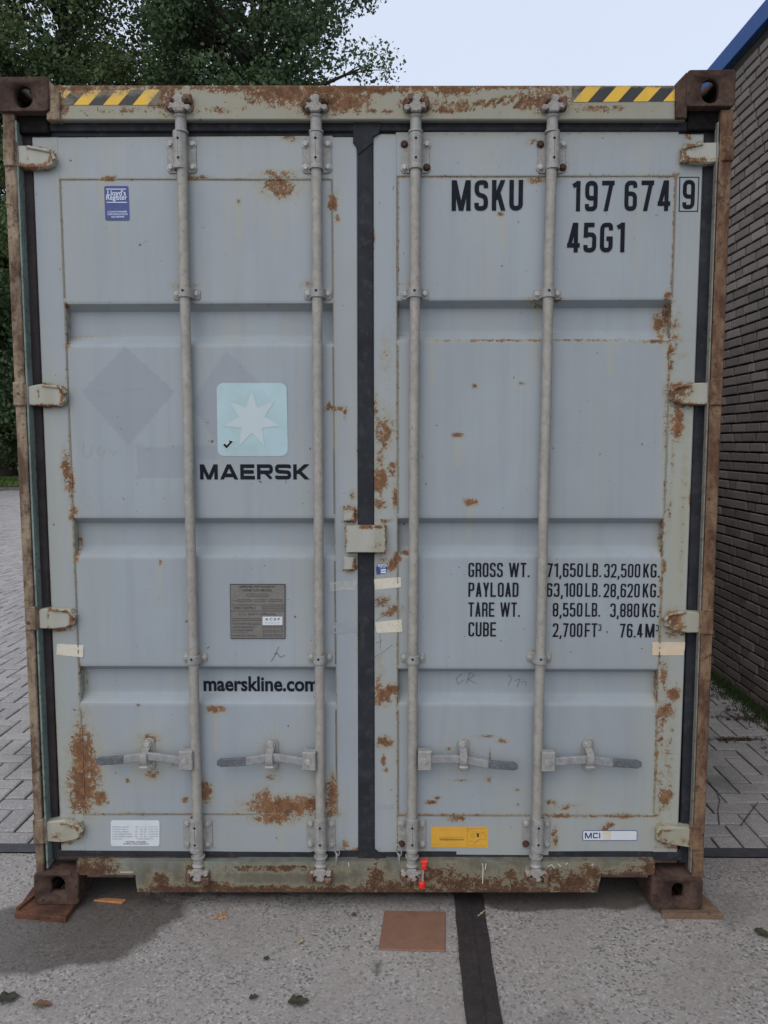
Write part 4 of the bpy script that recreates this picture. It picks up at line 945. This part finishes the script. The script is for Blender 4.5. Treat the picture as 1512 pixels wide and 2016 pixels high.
slab('support_board', [g2(1303, 1800, -.004), g2(1424, 1801, -.004), g2(1386, 1762, -.004), (g2(1386, 1762, -.004)[0]-.16, .14)], G+.001, -.0012, [M_wood, M_redp], 'thin wooden board under the right corner of the container', 'support board')
M_brown = plain('brown_square', (.195, .105, .070), .8, .10, 14, dirt=(.16, .085, .058))
slab('square_board', [g2(745, 1871), g2(877, 1875), g2(877, 1797), g2(757, 1795)], G+.001, G+.006, M_brown, 'square reddish brown board lying flat on the concrete before the doors', 'board')
M_chip = plain('split_wood', (.42, .20, .09), .8, .2, 40)
slab('wood_splinter', [g2(184, 1775), g2(240, 1780), g2(248, 1774), g2(205, 1771)], G+.001, G+.008, M_chip, 'thin orange wood splinter on the ground by the left fork recess', 'splinter')
# dry leaves and crumbs
M_leafdry = plain('dry_leaf', (.10, .055, .03), .8, .4, 40); M_leafdk = plain('dark_leaf', (.03, .03, .018), .8, .4, 40); M_leafy = plain('straw_leaf', (.34, .27, .17), .8, .3, 40); M_moss_l = plain('green_leaf', (.035, .038, .022), .7, .4, 40)
def leaf(px, py, L, Wd, ang, mt, label, curl=.25):
    b = MB(); n = 9; P = np.zeros((n, 5, 3))
    for i in range(n):
        u = i/(n-1); w = Wd*math.sin(math.pi*min(1, u*.93+.07))**.8*(1+.3*math.sin(u*17+px))
        for j in range(5):
            v = (j-2)/2; P[i, j] = (u*L-L/2, v*w*(1+.25*math.sin(i*2.3+j*1.9+py)), .003+abs(v)**1.5*w*(curl+.3*math.sin(u*5+py)**2)+.15*L*(u-.5)**2)
    b.grid(P); o = b.build('fallen_leaf', mt, smooth=60, recalc=False)
    q = g2(px, py); o.location = (q[0], q[1], G+.003); o.rotation_euler = (0, 0, ang)
    sm = o.modifiers.new('thick', 'SOLIDIFY'); sm.thickness = .0008
    tag(o, label, 'leaf', 'fallen leaves on the concrete'); return o
leaf(1500, 1841, .055, .018, -1.1, M_moss_l, 'dark green curled leaf at the right edge of the concrete')
leaf(588, 1976, .065, .019, .1, M_moss_l, 'dark mossy leaf lying in the middle foreground of the concrete')
leaf(15, 1970, .07, .022, .3, M_leafdk, 'blackish leaf at the lower left edge of the concrete')
leaf(84, 1982, .06, .012, .05, M_leafdry, 'brown leaf beside the blackish one at the lower left', .5)
leaf(697, 1803, .022, .007, .7, M_leafdry, 'tiny dark red leaf between the sill and the brown board')
leaf(525, 1890, .02, .008, .2, M_leafdk, 'small dark leaf left of the brown board')
leaf(620, 1842, .03, .004, -.1, M_leafy, 'pale straw bit left of the brown board')
leaf(592, 1857, .035, .006, .9, M_leafy, 'pale curled straw bit further left of the brown board')
leaf(500, 1967, .03, .010, .4, M_leafdk, 'small grey leaf near the mossy leaf in the foreground')
leaf(948, 1801, .05, .003, .9, M_leafy, 'thin straw beside the dark joint strip under the sill')
b = MB(); r2 = random.Random(3)
for i in range(40):
    a = r2.gauss(0, .012); c = r2.gauss(0, .012); s = r2.uniform(.002, .0045)
    b.tube([(a, c, 0), (a+s*.5, c, s), (a+s*.3, c+.001, s*1.7)], [s, s*1.2, s*.4], 5)
o = b.build('crumb_heap', plain('crumbs', (.34, .22, .13), .9, .3, 60)); q = g2(434, 1806); o.location = (q[0], q[1], G+.001); tag(o, 'little heap of tan crumbs on the concrete under the left door', 'crumbs')

def twig(pts, lab):
    P = [g2(*p) for p in pts]; cx, cy = P[0]; b = MB()
    b.tube([(p[0]-cx, p[1]-cy, .004+.006*math.sin(i*1.9)**2) for i, p in enumerate(P)], [.0028-.0015*i/len(P) for i in range(len(P))], 6)
    o = b.build('twig', M_leafdry, smooth=60); o.location = (cx, cy, G+.002); tag(o, lab, 'twig', 'twigs on the paving right of the container')
twig([(1416, 1625), (1413, 1600), (1417, 1578), (1410, 1560)], 'short bent brown twig on the pavers nearest the right post')
twig([(1458, 1628), (1472, 1610), (1480, 1598), (1492, 1582)], 'slanting brown twig on the pavers towards the right edge')
# ------------------------------------------------------------------ ground
def simple_mat(name, fn):
    mt, nt = newmat(name); fn(nt); return mt
def concrete(nt):
    P = pos(nt)
    vor = nn(nt, 'ShaderNodeTexVoronoi', {'Vector': vmap(nt, P, (1, 1, .3)), 'Scale': 125.0}); vc = nn(nt, 'ShaderNodeSeparateColor', {0: vor.outputs['Color']})
    vor2 = nn(nt, 'ShaderNodeTexVoronoi', {'Vector': vmap(nt, P, (1, 1, .3), (3, 7, 0)), 'Scale': 62.0}); vc2 = nn(nt, 'ShaderNodeSeparateColor', {0: vor2.outputs['Color']})
    big = noise(nt, P, 1.6, 6, .6); mid = noise(nt, P, 7, 6, .65)
    c = mix(nt, ramp(nt, big, .35, .65), (.228, .208, .198), (.308, .286, .274))
    c = mix(nt, ramp(nt, mid, .5, .7, 0, .5), c, (.28, .27, .265))
    vs3 = nn(nt, 'ShaderNodeTexVoronoi', {'Vector': vmap(nt, P, (1, 1, .3), (1, 2, 0)), 'Scale': 230.0}); vc3 = nn(nt, 'ShaderNodeSeparateColor', {0: vs3.outputs['Color']})
    ex = ramp(nt, noise(nt, P, 3.2, 5, .6), .35, .62, .30, .95)
    c = mix(nt, mth(nt, 'MULTIPLY', ex, .40), c, mix(nt, vc3.outputs[0], (.08, .075, .072), (.36, .345, .33)))
    c = mix(nt, mth(nt, 'MULTIPLY', ramp(nt, vc.outputs[0], .80, .84), mth(nt, 'MULTIPLY', ex, .68)), c, (.045, .042, .042))
    c = mix(nt, mth(nt, 'MULTIPLY', ramp(nt, vc.outputs[1], .84, .88), mth(nt, 'MULTIPLY', ex, .62)), c, (.42, .40, .385))
    c = mix(nt, mth(nt, 'MULTIPLY', ramp(nt, vc2.outputs[1], .90, .92), ramp(nt, vor2.outputs['Distance'], .22, .34, .8, 0)), c, mix(nt, vc2.outputs[2], (.05, .045, .04), (.45, .44, .42)))
    stn = noise(nt, vmap(nt, P, (1, 1, 1), (4, 2, 0)), 3.1, 5, .6)
    c = mix(nt, ramp(nt, stn, .60, .70, 0, .35), c, (.09, .085, .08))
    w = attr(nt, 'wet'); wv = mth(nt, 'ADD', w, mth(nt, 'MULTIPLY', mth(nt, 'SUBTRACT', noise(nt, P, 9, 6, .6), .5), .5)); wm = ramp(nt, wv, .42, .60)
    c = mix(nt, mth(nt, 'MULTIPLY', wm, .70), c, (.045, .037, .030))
    h = mth(nt, 'ADD', mth(nt, 'MULTIPLY', vor.outputs['Distance'], -.5), mth(nt, 'MULTIPLY', noise(nt, P, 300, 3), .4))
    finish(nt, c, ramp(nt, wm, 0, 1, .85, .42), 0, h, .5, .003, .35)
M_conc = simple_mat('exposed_aggregate_concrete', concrete)
def sheet(name, x0, x1, y0, y1, z, mt, g=None):
    b = MB(); nx = 2 if not g else int((x1-x0)/g)+1; ny = 2 if not g else int((y1-y0)/g)+1
    X, Y = np.linspace(x0, x1, nx), np.linspace(y0, y1, ny); P = np.zeros((nx, ny, 3)); P[..., 0] = X[:, None]; P[..., 1] = Y[None]; P[..., 2] = z
    b.grid(P); return b.build(name, mt, smooth=None, recalc=False)
YJ0, YJ1 = .385, .455
sx0, sx1 = .322, .430
co = sheet('concrete_pavement', -7, 2.46, -6, YJ0, G, M_conc, .035); tag(co, kind='structure')
me = co.data; v = np.zeros(len(me.vertices)*3, 'f'); me.vertices.foreach_get('co', v); v = v.reshape(-1, 3)
wet = np.zeros(len(v), 'f')
def wetel(px, py, rx, ry, s=1.0):
    global wet
    q = g2(px, py); d = np.sqrt(((v[:, 0]-q[0])/rx)**2+((v[:, 1]-q[1])/ry)**2); wet = np.maximum(wet, np.clip(1.6-d, 0, 1)*s)
wetel(60, 1835, .42, .13); wetel(190, 1800, .30, .13); wetel(90, 1870, .3, .08, .9); wetel(0, 1860, .3, .16, .9); wetel(1080, 1770, .26, .06); wetel(1020, 1778, .12, .05, .9); wetel(742, 1908, .035, .045, .62); wetel(580, 1925, .04, .03, .5); wetel(600, 1818, .05, .02, .45); wetel(1215, 1775, .12, .05, .8)
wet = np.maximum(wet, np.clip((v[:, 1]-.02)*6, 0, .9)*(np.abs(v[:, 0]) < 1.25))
a = me.attributes.new('wet', 'FLOAT', 'POINT'); a.data.foreach_set('value', wet)
M_bit = plain('bitumen', (.026, .021, .022), .75, .35, 25, dirt=(.045, .04, .042)); M_bit2 = plain('bitumen_grey', (.045, .045, .055), .7, .3, 25)
b = MB()
for xa, xb in ((sx0, sx0+.059), (sx0+.0595, sx1)):
    P = np.zeros((5, 160, 3)); 
    for i, x in enumerate(np.linspace(xa, xb, 5)):
        for j, y in enumerate(np.linspace(-6, YJ0-.005, 160)):
            wob = .0012*math.sin(y*9+x*3)+.001*math.sin(y*31) if (i == 0 and xa == sx0) or (i == 4 and xb == sx1) else 0
            P[i, j] = (x+wob+(y-.11)*(.02), y, G+.004+(.0025 if xa == sx0 else 0)+.001*math.sin(y*23))
    b.grid(P)
o = b.build('joint_strip', M_bit, smooth=60, recalc=False); tag(o, kind='structure')
o = sheet('joint_strip', -7, 2.46, YJ0, YJ1, G+.005, M_bit2); tag(o, kind='structure')
def far(nt):
    P = pos(nt); n = noise(nt, P, 3, 8, .7)
    finish(nt, mix(nt, ramp(nt, n, .35, .65), (.03, .055, .02), (.06, .10, .03)), .9, 0, n, .5, .05, .2)
o = sheet('ground', -900, 900, -900, 900, G-.06, simple_mat('meadow_ground', far)); tag(o, kind='structure')
o = sheet('bedding', -14, 2.46, YJ1, 25, G-.016, plain('joint_sand', (.022, .020, .018), .95, .4, 30)); tag(o, kind='structure')
# concrete/yard behind the camera
o = sheet('yard', -14, 12, -30, -6, G, M_conc); tag(o, kind='structure')
o = sheet('yard', -14, -7, -6, YJ1, G, M_conc); tag(o, kind='structure')
# herringbone pavers, each with a worn chamfer
def paverm(nt):
    P = pos(nt); t_ = attr(nt, 'tone'); n = noise(nt, P, 40, 6, .7)
    vor = nn(nt, 'ShaderNodeTexVoronoi', {'Vector': P, 'Scale': 190.0}); vc = nn(nt, 'ShaderNodeSeparateColor', {0: vor.outputs['Color']})
    c = mix(nt, t_, (.24, .23, .23), (.36, .345, .34)); c = mix(nt, ramp(nt, n, .3, .7, 0, .5), c, (.42, .41, .40))
    c = mix(nt, mth(nt, 'MULTIPLY', vc.outputs[0], .38), c, (.08, .075, .075))
    c = mix(nt, ramp(nt, vc.outputs[1], .95, .97, 0, .6), c, (.50, .48, .47))
    c = mix(nt, ramp(nt, noise(nt, P, 1.3, 5, .6), .55, .72, 0, .55), c, (.07, .075, .06))
    finish(nt, c, .8, 0, mth(nt, 'ADD', mth(nt, 'MULTIPLY', n, .6), mth(nt, 'MULTIPLY', vor.outputs['Distance'], .3)), .5, .004, .35)
M_pav = simple_mat('paver_concrete', paverm)
b = MB(); r3 = random.Random(11); u = .105
def paver(cx, cy, hor):
    hx, hy = ((.105, .0525) if hor else (.0525, .105)); j = .0048; c = .007
    if cy-hy < YJ1-.02: f_ = cy+hy; cy = (f_+YJ1-.02)/2; hy = (f_-YJ1+.02)/2
    if hy < .012: return
    hx -= j; hy -= j; z = G+.001+r3.gauss(0, .0012); tx, ty = r3.gauss(0, .010), r3.gauss(0, .010)
    q = lambda dx, dy, zz: (cx+dx, cy+dy, zz+dx*tx+dy*ty)
    vs = [q(a*(hx-c), e*(hy-c), z) for a, e in ((-1, -1), (1, -1), (1, 1), (-1, 1))]+[q(a*hx, e*hy, z-.004) for a, e in ((-1, -1), (1, -1), (1, 1), (-1, 1))]+[q(a*hx, e*hy, z-.02) for a, e in ((-1, -1), (1, -1), (1, 1), (-1, 1))]
    fs = [(0, 1, 2, 3)]+[(4+i, 4+(i+1) % 4, (i+1) % 4, i) for i in range(4)]+[(8+i, 8+(i+1) % 4, 4+(i+1) % 4, 4+i) for i in range(4)]
    b.add(vs, fs, 0, r3.random())
for i in range(-130, 30):
    for j in range(-63, 250):
        # herringbone: horizontal brick at cell when (i-j)%4==0, vertical when (i-j)%4==... 
        k = (i-j) % 4
        if k == 0: cx, cy, h = (i+1)*u, (j+.5)*u, True
        elif k == 3: cx, cy, h = (i+.5)*u, (j+1)*u, False
        else: continue
        cy += YJ1+6.3
        if cy < YJ1-.04 or cy > 24.9 or cx > 2.42 or cx < -9-(.0 if cy < 12 else 3): continue
        if abs(cx) < .9 and .9 < cy < 11.9: continue
        if cy > 14 and cx > -3: continue
        if cx < -1.6-cy*.95: continue
        paver(cx, cy, h)
o = b.build('brick_paving', M_pav, smooth=None, recalc=False, tone=True); tag(o, kind='structure')
o = sheet('paving_far', -14, 2.46, 14, 25, G-.010, M_pav); tag(o, kind='structure')
# curb, soil and lawn at the far end
b = MB(); 
for k in range(28):
    x = -24+k*1.0; b.box(x, x+.99, 25.0, 25.12, G-.05, G+.09, 0, .01)
o = b.build('kerb', plain('kerb_concrete', (.10, .095, .09), .9, .3, 10)); tag(o, kind='structure')
o = sheet('soil_bed', -30, 8, 25.12, 27.2, G+.03, plain('soil', (.028, .022, .018), .95, .4, 6)); tag(o, kind='structure')
o = sheet('lawn', -40, 20, 27.2, 70, G+.02, simple_mat('lawn_green', lambda nt: finish(nt, mix(nt, ramp(nt, noise(nt, pos(nt), 2, 6, .7), .35, .65), (.07, .13, .03), (.13, .21, .05)), .9, 0, noise(nt, pos(nt), 12, 5), .8, .05, .2))); tag(o, kind='structure')
def blades(name, n, place, h0, h1, mt, label, cat, w=.004):
    b = MB(); r = random.Random(5)
    for _ in range(n):
        x, y, z = place(r); h = r.uniform(h0, h1); a = r.uniform(0, 6.28); dx, dy = math.cos(a)*w, math.sin(a)*w; lx, ly = r.gauss(0, h*.4), r.gauss(0, h*.4)
        b.add([(x-dx, y-dy, z), (x+dx, y+dy, z), (x+lx*.5+dx*.6, y+ly*.5+dy*.6, z+h*.6), (x+lx, y+ly, z+h)], [(0, 1, 2, 3)], 0, r.random())
    o = b.build(name, mt, smooth=None, recalc=False, tone=True); tag(o, label, cat, kind='stuff'); return o
M_gr = simple_mat('grass_blades', lambda nt: finish(nt, mix(nt, attr(nt, 'tone'), (.05, .10, .025), (.13, .21, .05)), .7, 0, None, spec=.2))
M_gr2 = simple_mat('mossy_grass', lambda nt: finish(nt, mix(nt, attr(nt, 'tone'), (.022, .042, .014), (.06, .085, .03)), .8, 0, None, spec=.2))  # darker green for the mossy strip along the wall
blades('lawn_grass', 9000, lambda r: (r.uniform(-24, -9), r.uniform(27.2, 33), G+.02), .08, .22, M_gr, 'long green lawn grass beyond the paving at far left', 'grass', .03)

# ------------------------------------------------------------------ brick building
XW = 2.452; YB0, YB1 = -1.2, 14.6
bld = empty('brick_building', (XW, 6, 0)); tag(bld, 'dark brick building with bright blue roof edge to the right of the container', 'building')
o0 = Vector(bld.location)
def brickm(nt):
    P = pos(nt); t_ = attr(nt, 'tone'); n = noise(nt, P, 30, 7, .7); n2 = noise(nt, P, 1.1, 5, .6)
    c = mix(nt, t_, (.095, .079, .076), (.23, .19, .176)); c = mix(nt, ramp(nt, n, .3, .72, 0, .55), c, (.23, .20, .18))
    c = mix(nt, ramp(nt, noise(nt, P, 110, 4, .6), .5, .7, 0, .5), c, (.085, .07, .064))
    z = nn(nt, 'ShaderNodeSeparateXYZ', {0: P}).outputs[2]
    gm = mth(nt, 'MULTIPLY', ramp(nt, n2, .45, .65), .45)
    c = mix(nt, gm, c, (.075, .085, .06))
    finish(nt, c, .88, 0, mth(nt, 'ADD', n, noise(nt, P, 200, 3)), .6, .005, .25)
M_brick = simple_mat('dark_brick', brickm)
M_mort = plain('mortar', (.016, .014, .013), .95, .3, 30)
b = MB(); r4 = random.Random(2); ch_, bl = .0655, .215; ZW = 4.30; nrow = int((ZW-G)/ch_)
for k in range(nrow):
    y = YB0+(0 if k % 2 else -bl/2)+(.03*((k*7) % 3)); z0 = G+k*ch_
    while y < YB1:
        half = r4.random() < .12; L = bl/2 if half else bl
        ya, yb = max(y, YB0), min(y+L, YB1)
        if yb-ya > .03:
            d = r4.uniform(-.0025, .0025); x = XW+d; c = .004; g_ = .0062
            ya += g_*1.7; yb -= g_*1.7; za, zb = z0+g_+r4.uniform(-.001, .001), z0+ch_-g_
            x2 = XW+.014
            vs = [(x, ya+c, za+c), (x, yb-c, za+c), (x, yb-c, zb-c), (x, ya+c, zb-c), (x+c, ya, za), (x+c, yb, za), (x+c, yb, zb), (x+c, ya, zb), (x2, ya, za), (x2, yb, za), (x2, yb, zb), (x2, ya, zb)]
            vs = [tuple(Vector(v_)-o0) for v_ in vs]
            b.add(vs, [(3, 2, 1, 0)]+[(i, (i+1) % 4, 4+(i+1) % 4, 4+i) for i in range(4)]+[(4+i, 4+(i+1) % 4, 8+(i+1) % 4, 8+i) for i in range(4)], 0, min(1, max(0, r4.gauss(.45, .28))))
        y += L
def wbox(x0, x1, y0, y1, z0, z1, mat=0, bb=None): (bb or b).box(x0-o0.x, x1-o0.x, y0-o0.y, y1-o0.y, z0-o0.z, z1-o0.z, mat)
wbox(XW+.012, XW+.3, YB0, YB1, G, ZW, 1); b.build('wall', [M_brick, M_mort], bld, smooth=None, recalc=False, tone=True)
b = MB(); wbox(XW+.3, XW+8, YB0, YB0+.25, G, ZW); b.build('wall', M_mort, bld)
b = MB(); wbox(XW+.3, XW+8, YB1-.25, YB1, G, ZW); wbox(XW+7.75, XW+8, YB0+.25, YB1-.25, G, ZW); b.build('wall', M_mort, bld)
b = MB(); wbox(XW-.03, XW+8.03, YB0-.03, YB1+.03, ZW+.016, ZW+.145); b.build('fascia', plain('blue_fascia', (.030, .085, .26), .45, .05, 8), bld, bevel=.004)
b = MB(); wbox(XW+.005, XW+7.9, YB0+.01, YB1-.01, ZW-.002, ZW+.015); b.build('roof_edge_shadow_gap', M_rub, bld)
b = MB(); wbox(XW+.1, XW+7.8, YB0+.1, YB1-.1, ZW+.145, ZW+.16); b.build('roof', plain('roof_felt', (.05, .05, .05), .9), bld)
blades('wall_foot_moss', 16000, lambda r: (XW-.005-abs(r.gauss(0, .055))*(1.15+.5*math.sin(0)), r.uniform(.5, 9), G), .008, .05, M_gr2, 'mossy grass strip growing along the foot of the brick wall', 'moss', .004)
b = MB(); r5 = random.Random(8)
M_lit = simple_mat('leaf_litter', lambda nt: finish(nt, mix(nt, attr(nt, 'tone'), (.035, .026, .018), (.11, .075, .05)), .9, 0, None, spec=.2))
for _ in range(700):
    s_ = r5.random()
    if s_ < .6: x, y = XW-.12-abs(r5.gauss(0, .10)), r5.uniform(.9, 5)
    elif s_ < .8: q = g2(1470, 1415); x, y = r5.gauss(q[0], .12), r5.gauss(q[1], .035)
    else: q = g2(1440, 1457); x, y = r5.gauss(q[0], .07), r5.gauss(q[1], .015)
    s_ = r5.uniform(.006, .018); a = r5.uniform(0, 6.28); z = G+.004+r5.random()*.006
    b.add([(x+math.cos(a+k*math.pi/2)*s_*(1 if k % 2 else .5), y+math.sin(a+k*math.pi/2)*s_*(1 if k % 2 else .5), z+r5.uniform(-.002, .004)) for k in range(4)], [(0, 1, 2, 3)], 0, r5.random())
o = b.build('leaf_litter', M_lit, smooth=None, recalc=False, tone=True); tag(o, 'brown leaf litter scattered near the foot of the brick wall', 'leaf litter', kind='stuff')

# ------------------------------------------------------------------ trees
def leafm(a, c, d):
    def f(nt):
        t_ = attr(nt, 'tone'); col = mix(nt, ramp(nt, t_, 0, .93), a, c); col = mix(nt, ramp(nt, t_, .955, .97), col, d)
        p = nn(nt, 'ShaderNodeBsdfPrincipled', {'Base Color': col, 'Roughness': .6, 'Specular IOR Level': .25})
        tr = nn(nt, 'ShaderNodeBsdfTranslucent', {'Color': col}); ms = nn(nt, 'ShaderNodeMixShader', {0: .28, 1: p.outputs[0], 2: tr.outputs[0]})
        nn(nt, 'ShaderNodeOutputMaterial', {'Surface': ms.outputs[0]})
    return f
M_lfA = simple_mat('oak_leaves', leafm((.032, .062, .032), (.105, .155, .070), (.20, .13, .05)))
M_lfB = simple_mat('oak_leaves_olive', leafm((.038, .068, .030), (.125, .170, .070), (.22, .15, .06)))
M_bark = plain('bark', (.030, .026, .022), .95, .4, 6, 0, .8)
def leaves_mesh(name, cent, rad, cnt, size, mt, parent, seed, off):
    rs = np.random.RandomState(seed); C = np.repeat(cent, cnt, 0); R = np.repeat(rad, cnt)[:, None]
    n = len(C); dirs = rs.normal(size=(n, 3)); dirs /= np.linalg.norm(dirs, axis=1)[:, None]
    pos_ = C+dirs*R*(rs.random_sample((n, 1))**.45)*np.array([1.15, 1.15, .72])
    ctone = np.repeat(rs.random_sample(len(cent)), cnt)
    a = rs.normal(size=(n, 3)); a /= np.linalg.norm(a, axis=1)[:, None]; h = rs.normal(size=(n, 3)); bb = np.cross(a, h); bb /= np.linalg.norm(bb, axis=1)[:, None]
    L = (size*(.6+.8*rs.random_sample((n, 1)))); w = L*.36
    V = np.stack([pos_-a*L/2, pos_+bb*w-a*L*.05, pos_+a*L/2, pos_-bb*w-a*L*.05], 1).reshape(-1, 3)-np.array(off)
    me = bpy.data.meshes.new(name); me.vertices.add(4*n); me.loops.add(4*n); me.polygons.add(n)
    me.vertices.foreach_set('co', V.ravel().astype('f')); me.loops.foreach_set('vertex_index', np.arange(4*n, dtype='i')); me.polygons.foreach_set('loop_start', np.arange(0, 4*n, 4, dtype='i'))
    me.materials.append(mt); t_ = me.attributes.new('tone', 'FLOAT', 'FACE')
    t_.data.foreach_set('value', np.clip(ctone*.45+rs.random_sample(n)*.55, 0, 1).astype('f')); me.update(); me.validate()
    o = bpy.data.objects.new(name, me); COL.objects.link(o); o.parent = parent; return o
def tree(x, y, h, crown, nclus, per, size, mt, seed, label, trunk_r=.42, low=.25, fork=None, cat='tree', name='oak_tree'):
    t = empty(name, (x, y, G)); tag(t, label, cat); r = random.Random(seed); rs = np.random.RandomState(seed)
    cx, cy, cz, rx, ry, rz = crown; cent, rad = [], []
    while len(cent) < nclus:
        p = rs.normal(size=3); p /= np.linalg.norm(p); p *= (.35+.65*rs.random_sample()**.45)
        lump = 1+.16*math.sin(p[0]*5+seed)+.12*math.sin(p[2]*7+seed*2)
        q = np.array([cx+p[0]*rx*lump, cy+p[1]*ry*lump, cz+p[2]*rz*lump])
        if q[2] < low: continue
        cent.append(q); rad.append(rs.uniform(.5, 1.25)*min(1.3, rx/4.5))
    cent, rad = np.array(cent), np.array(rad)
    leaves_mesh('crown', cent, rad, np.maximum(40, (rad**2*per).astype(int)), size, mt, t, seed, (x, y, G))
    b = MB(); fz = fork or h*.42; o_ = Vector((x, y, G)); top = Vector((cx, cy, cz+rz*.75))
    spine = [Vector((x, y, G)), Vector((x+.05, y, fz*.5)), Vector((x+.1, y, fz)), Vector((x*.4+cx*.6+.3, cy, (fz+top.z)/2)), top]
    sp = [spine[0]]
    for i in range(4):
        for k in range(1, 6): sp.append(spine[i].lerp(spine[i+1], k/5)+Vector((r.gauss(0, .05), r.gauss(0, .05), 0)))
    n = len(sp); b.tube([p-o_ for p in sp], [trunk_r*(1.25 if i == 0 else 1)*(1-.88*i/(n-1)) for i in range(n)], 12)
    idx = list(range(len(cent))); r.shuffle(idx)
    for i in idx[:min(90, len(idx))]:
        c = Vector(cent[i]); js = [p for p in sp if p.z > fz*.6 and p.z < c.z+1.0]; s = min(js, key=lambda p: (p-c).length+abs(p.z-(c.z-2))*.6) if js else sp[n//2]
        d = (c-s).length; r0 = min(trunk_r*.45, .035+d*.022); mid = s.lerp(c, .45)+Vector((r.gauss(0, .25), r.gauss(0, .25), .25+d*.04)); q3 = s.lerp(c, .75)+Vector((r.gauss(0, .2), r.gauss(0, .2), .15))
        b.tube([s-o_, mid-o_, q3-o_, c-o_], [r0, r0*.65, r0*.4, .012], 6, 0, False)
        for _ in range(3):
            e = c+Vector((r.gauss(0, .35), r.gauss(0, .35), r.gauss(0, .3)))*rad[i]; b.tube([q3-o_, q3.lerp(e, .5)+Vector((0, 0, .1))-o_, e-o_], [.03, .02, .008], 5, 0, False)
    b.build('trunk', M_bark, t, smooth=50)
    return t
tree(-4.7, 26, 20, (-5.1, 26, 16.3, 4.1, 3.8, 4.4), 170, 400, .14, M_lfA, 21, 'dark spreading oak rising behind the middle of the container, open sky to its right', .5, 9)
tree(-11.8, 27, 22, (-12.4, 27, 14.5, 4.6, 4.3, 8.0), 240, 340, .15, M_lfB, 34, 'broad dense oak behind the upper left corner of the container', .5, 4)
tree(-18.0, 27.5, 20, (-17.0, 27.5, 10.0, 4.6, 4.0, 9.5), 260, 330, .16, M_lfA, 55, 'dark oak with low branches at the far left edge of the photo', .45, 1.6)
tree(-8.4, 34, 20, (-8.8, 34, 16.0, 4.6, 4.0, 5.0), 90, 260, .18, M_lfA, 77, 'oak standing behind the gap between the two nearer oaks', .45, 9)
tree(-14.6, 28.6, 6, (-14.6, 28.6, 3.6, 2.6, 1.6, 2.7), 90, 420, .14, M_lfB, 91, 'tall leafy shrub above the lawn left of the container', .12, 1.0, cat='shrub', name='shrub')
tree(-19.5, 36, 16, (-19.5, 36, 7.0, 8.0, 3.0, 6.5), 220, 300, .22, M_lfA, 101, 'dark tree closing the view far behind the lawn at left', .4, .8)
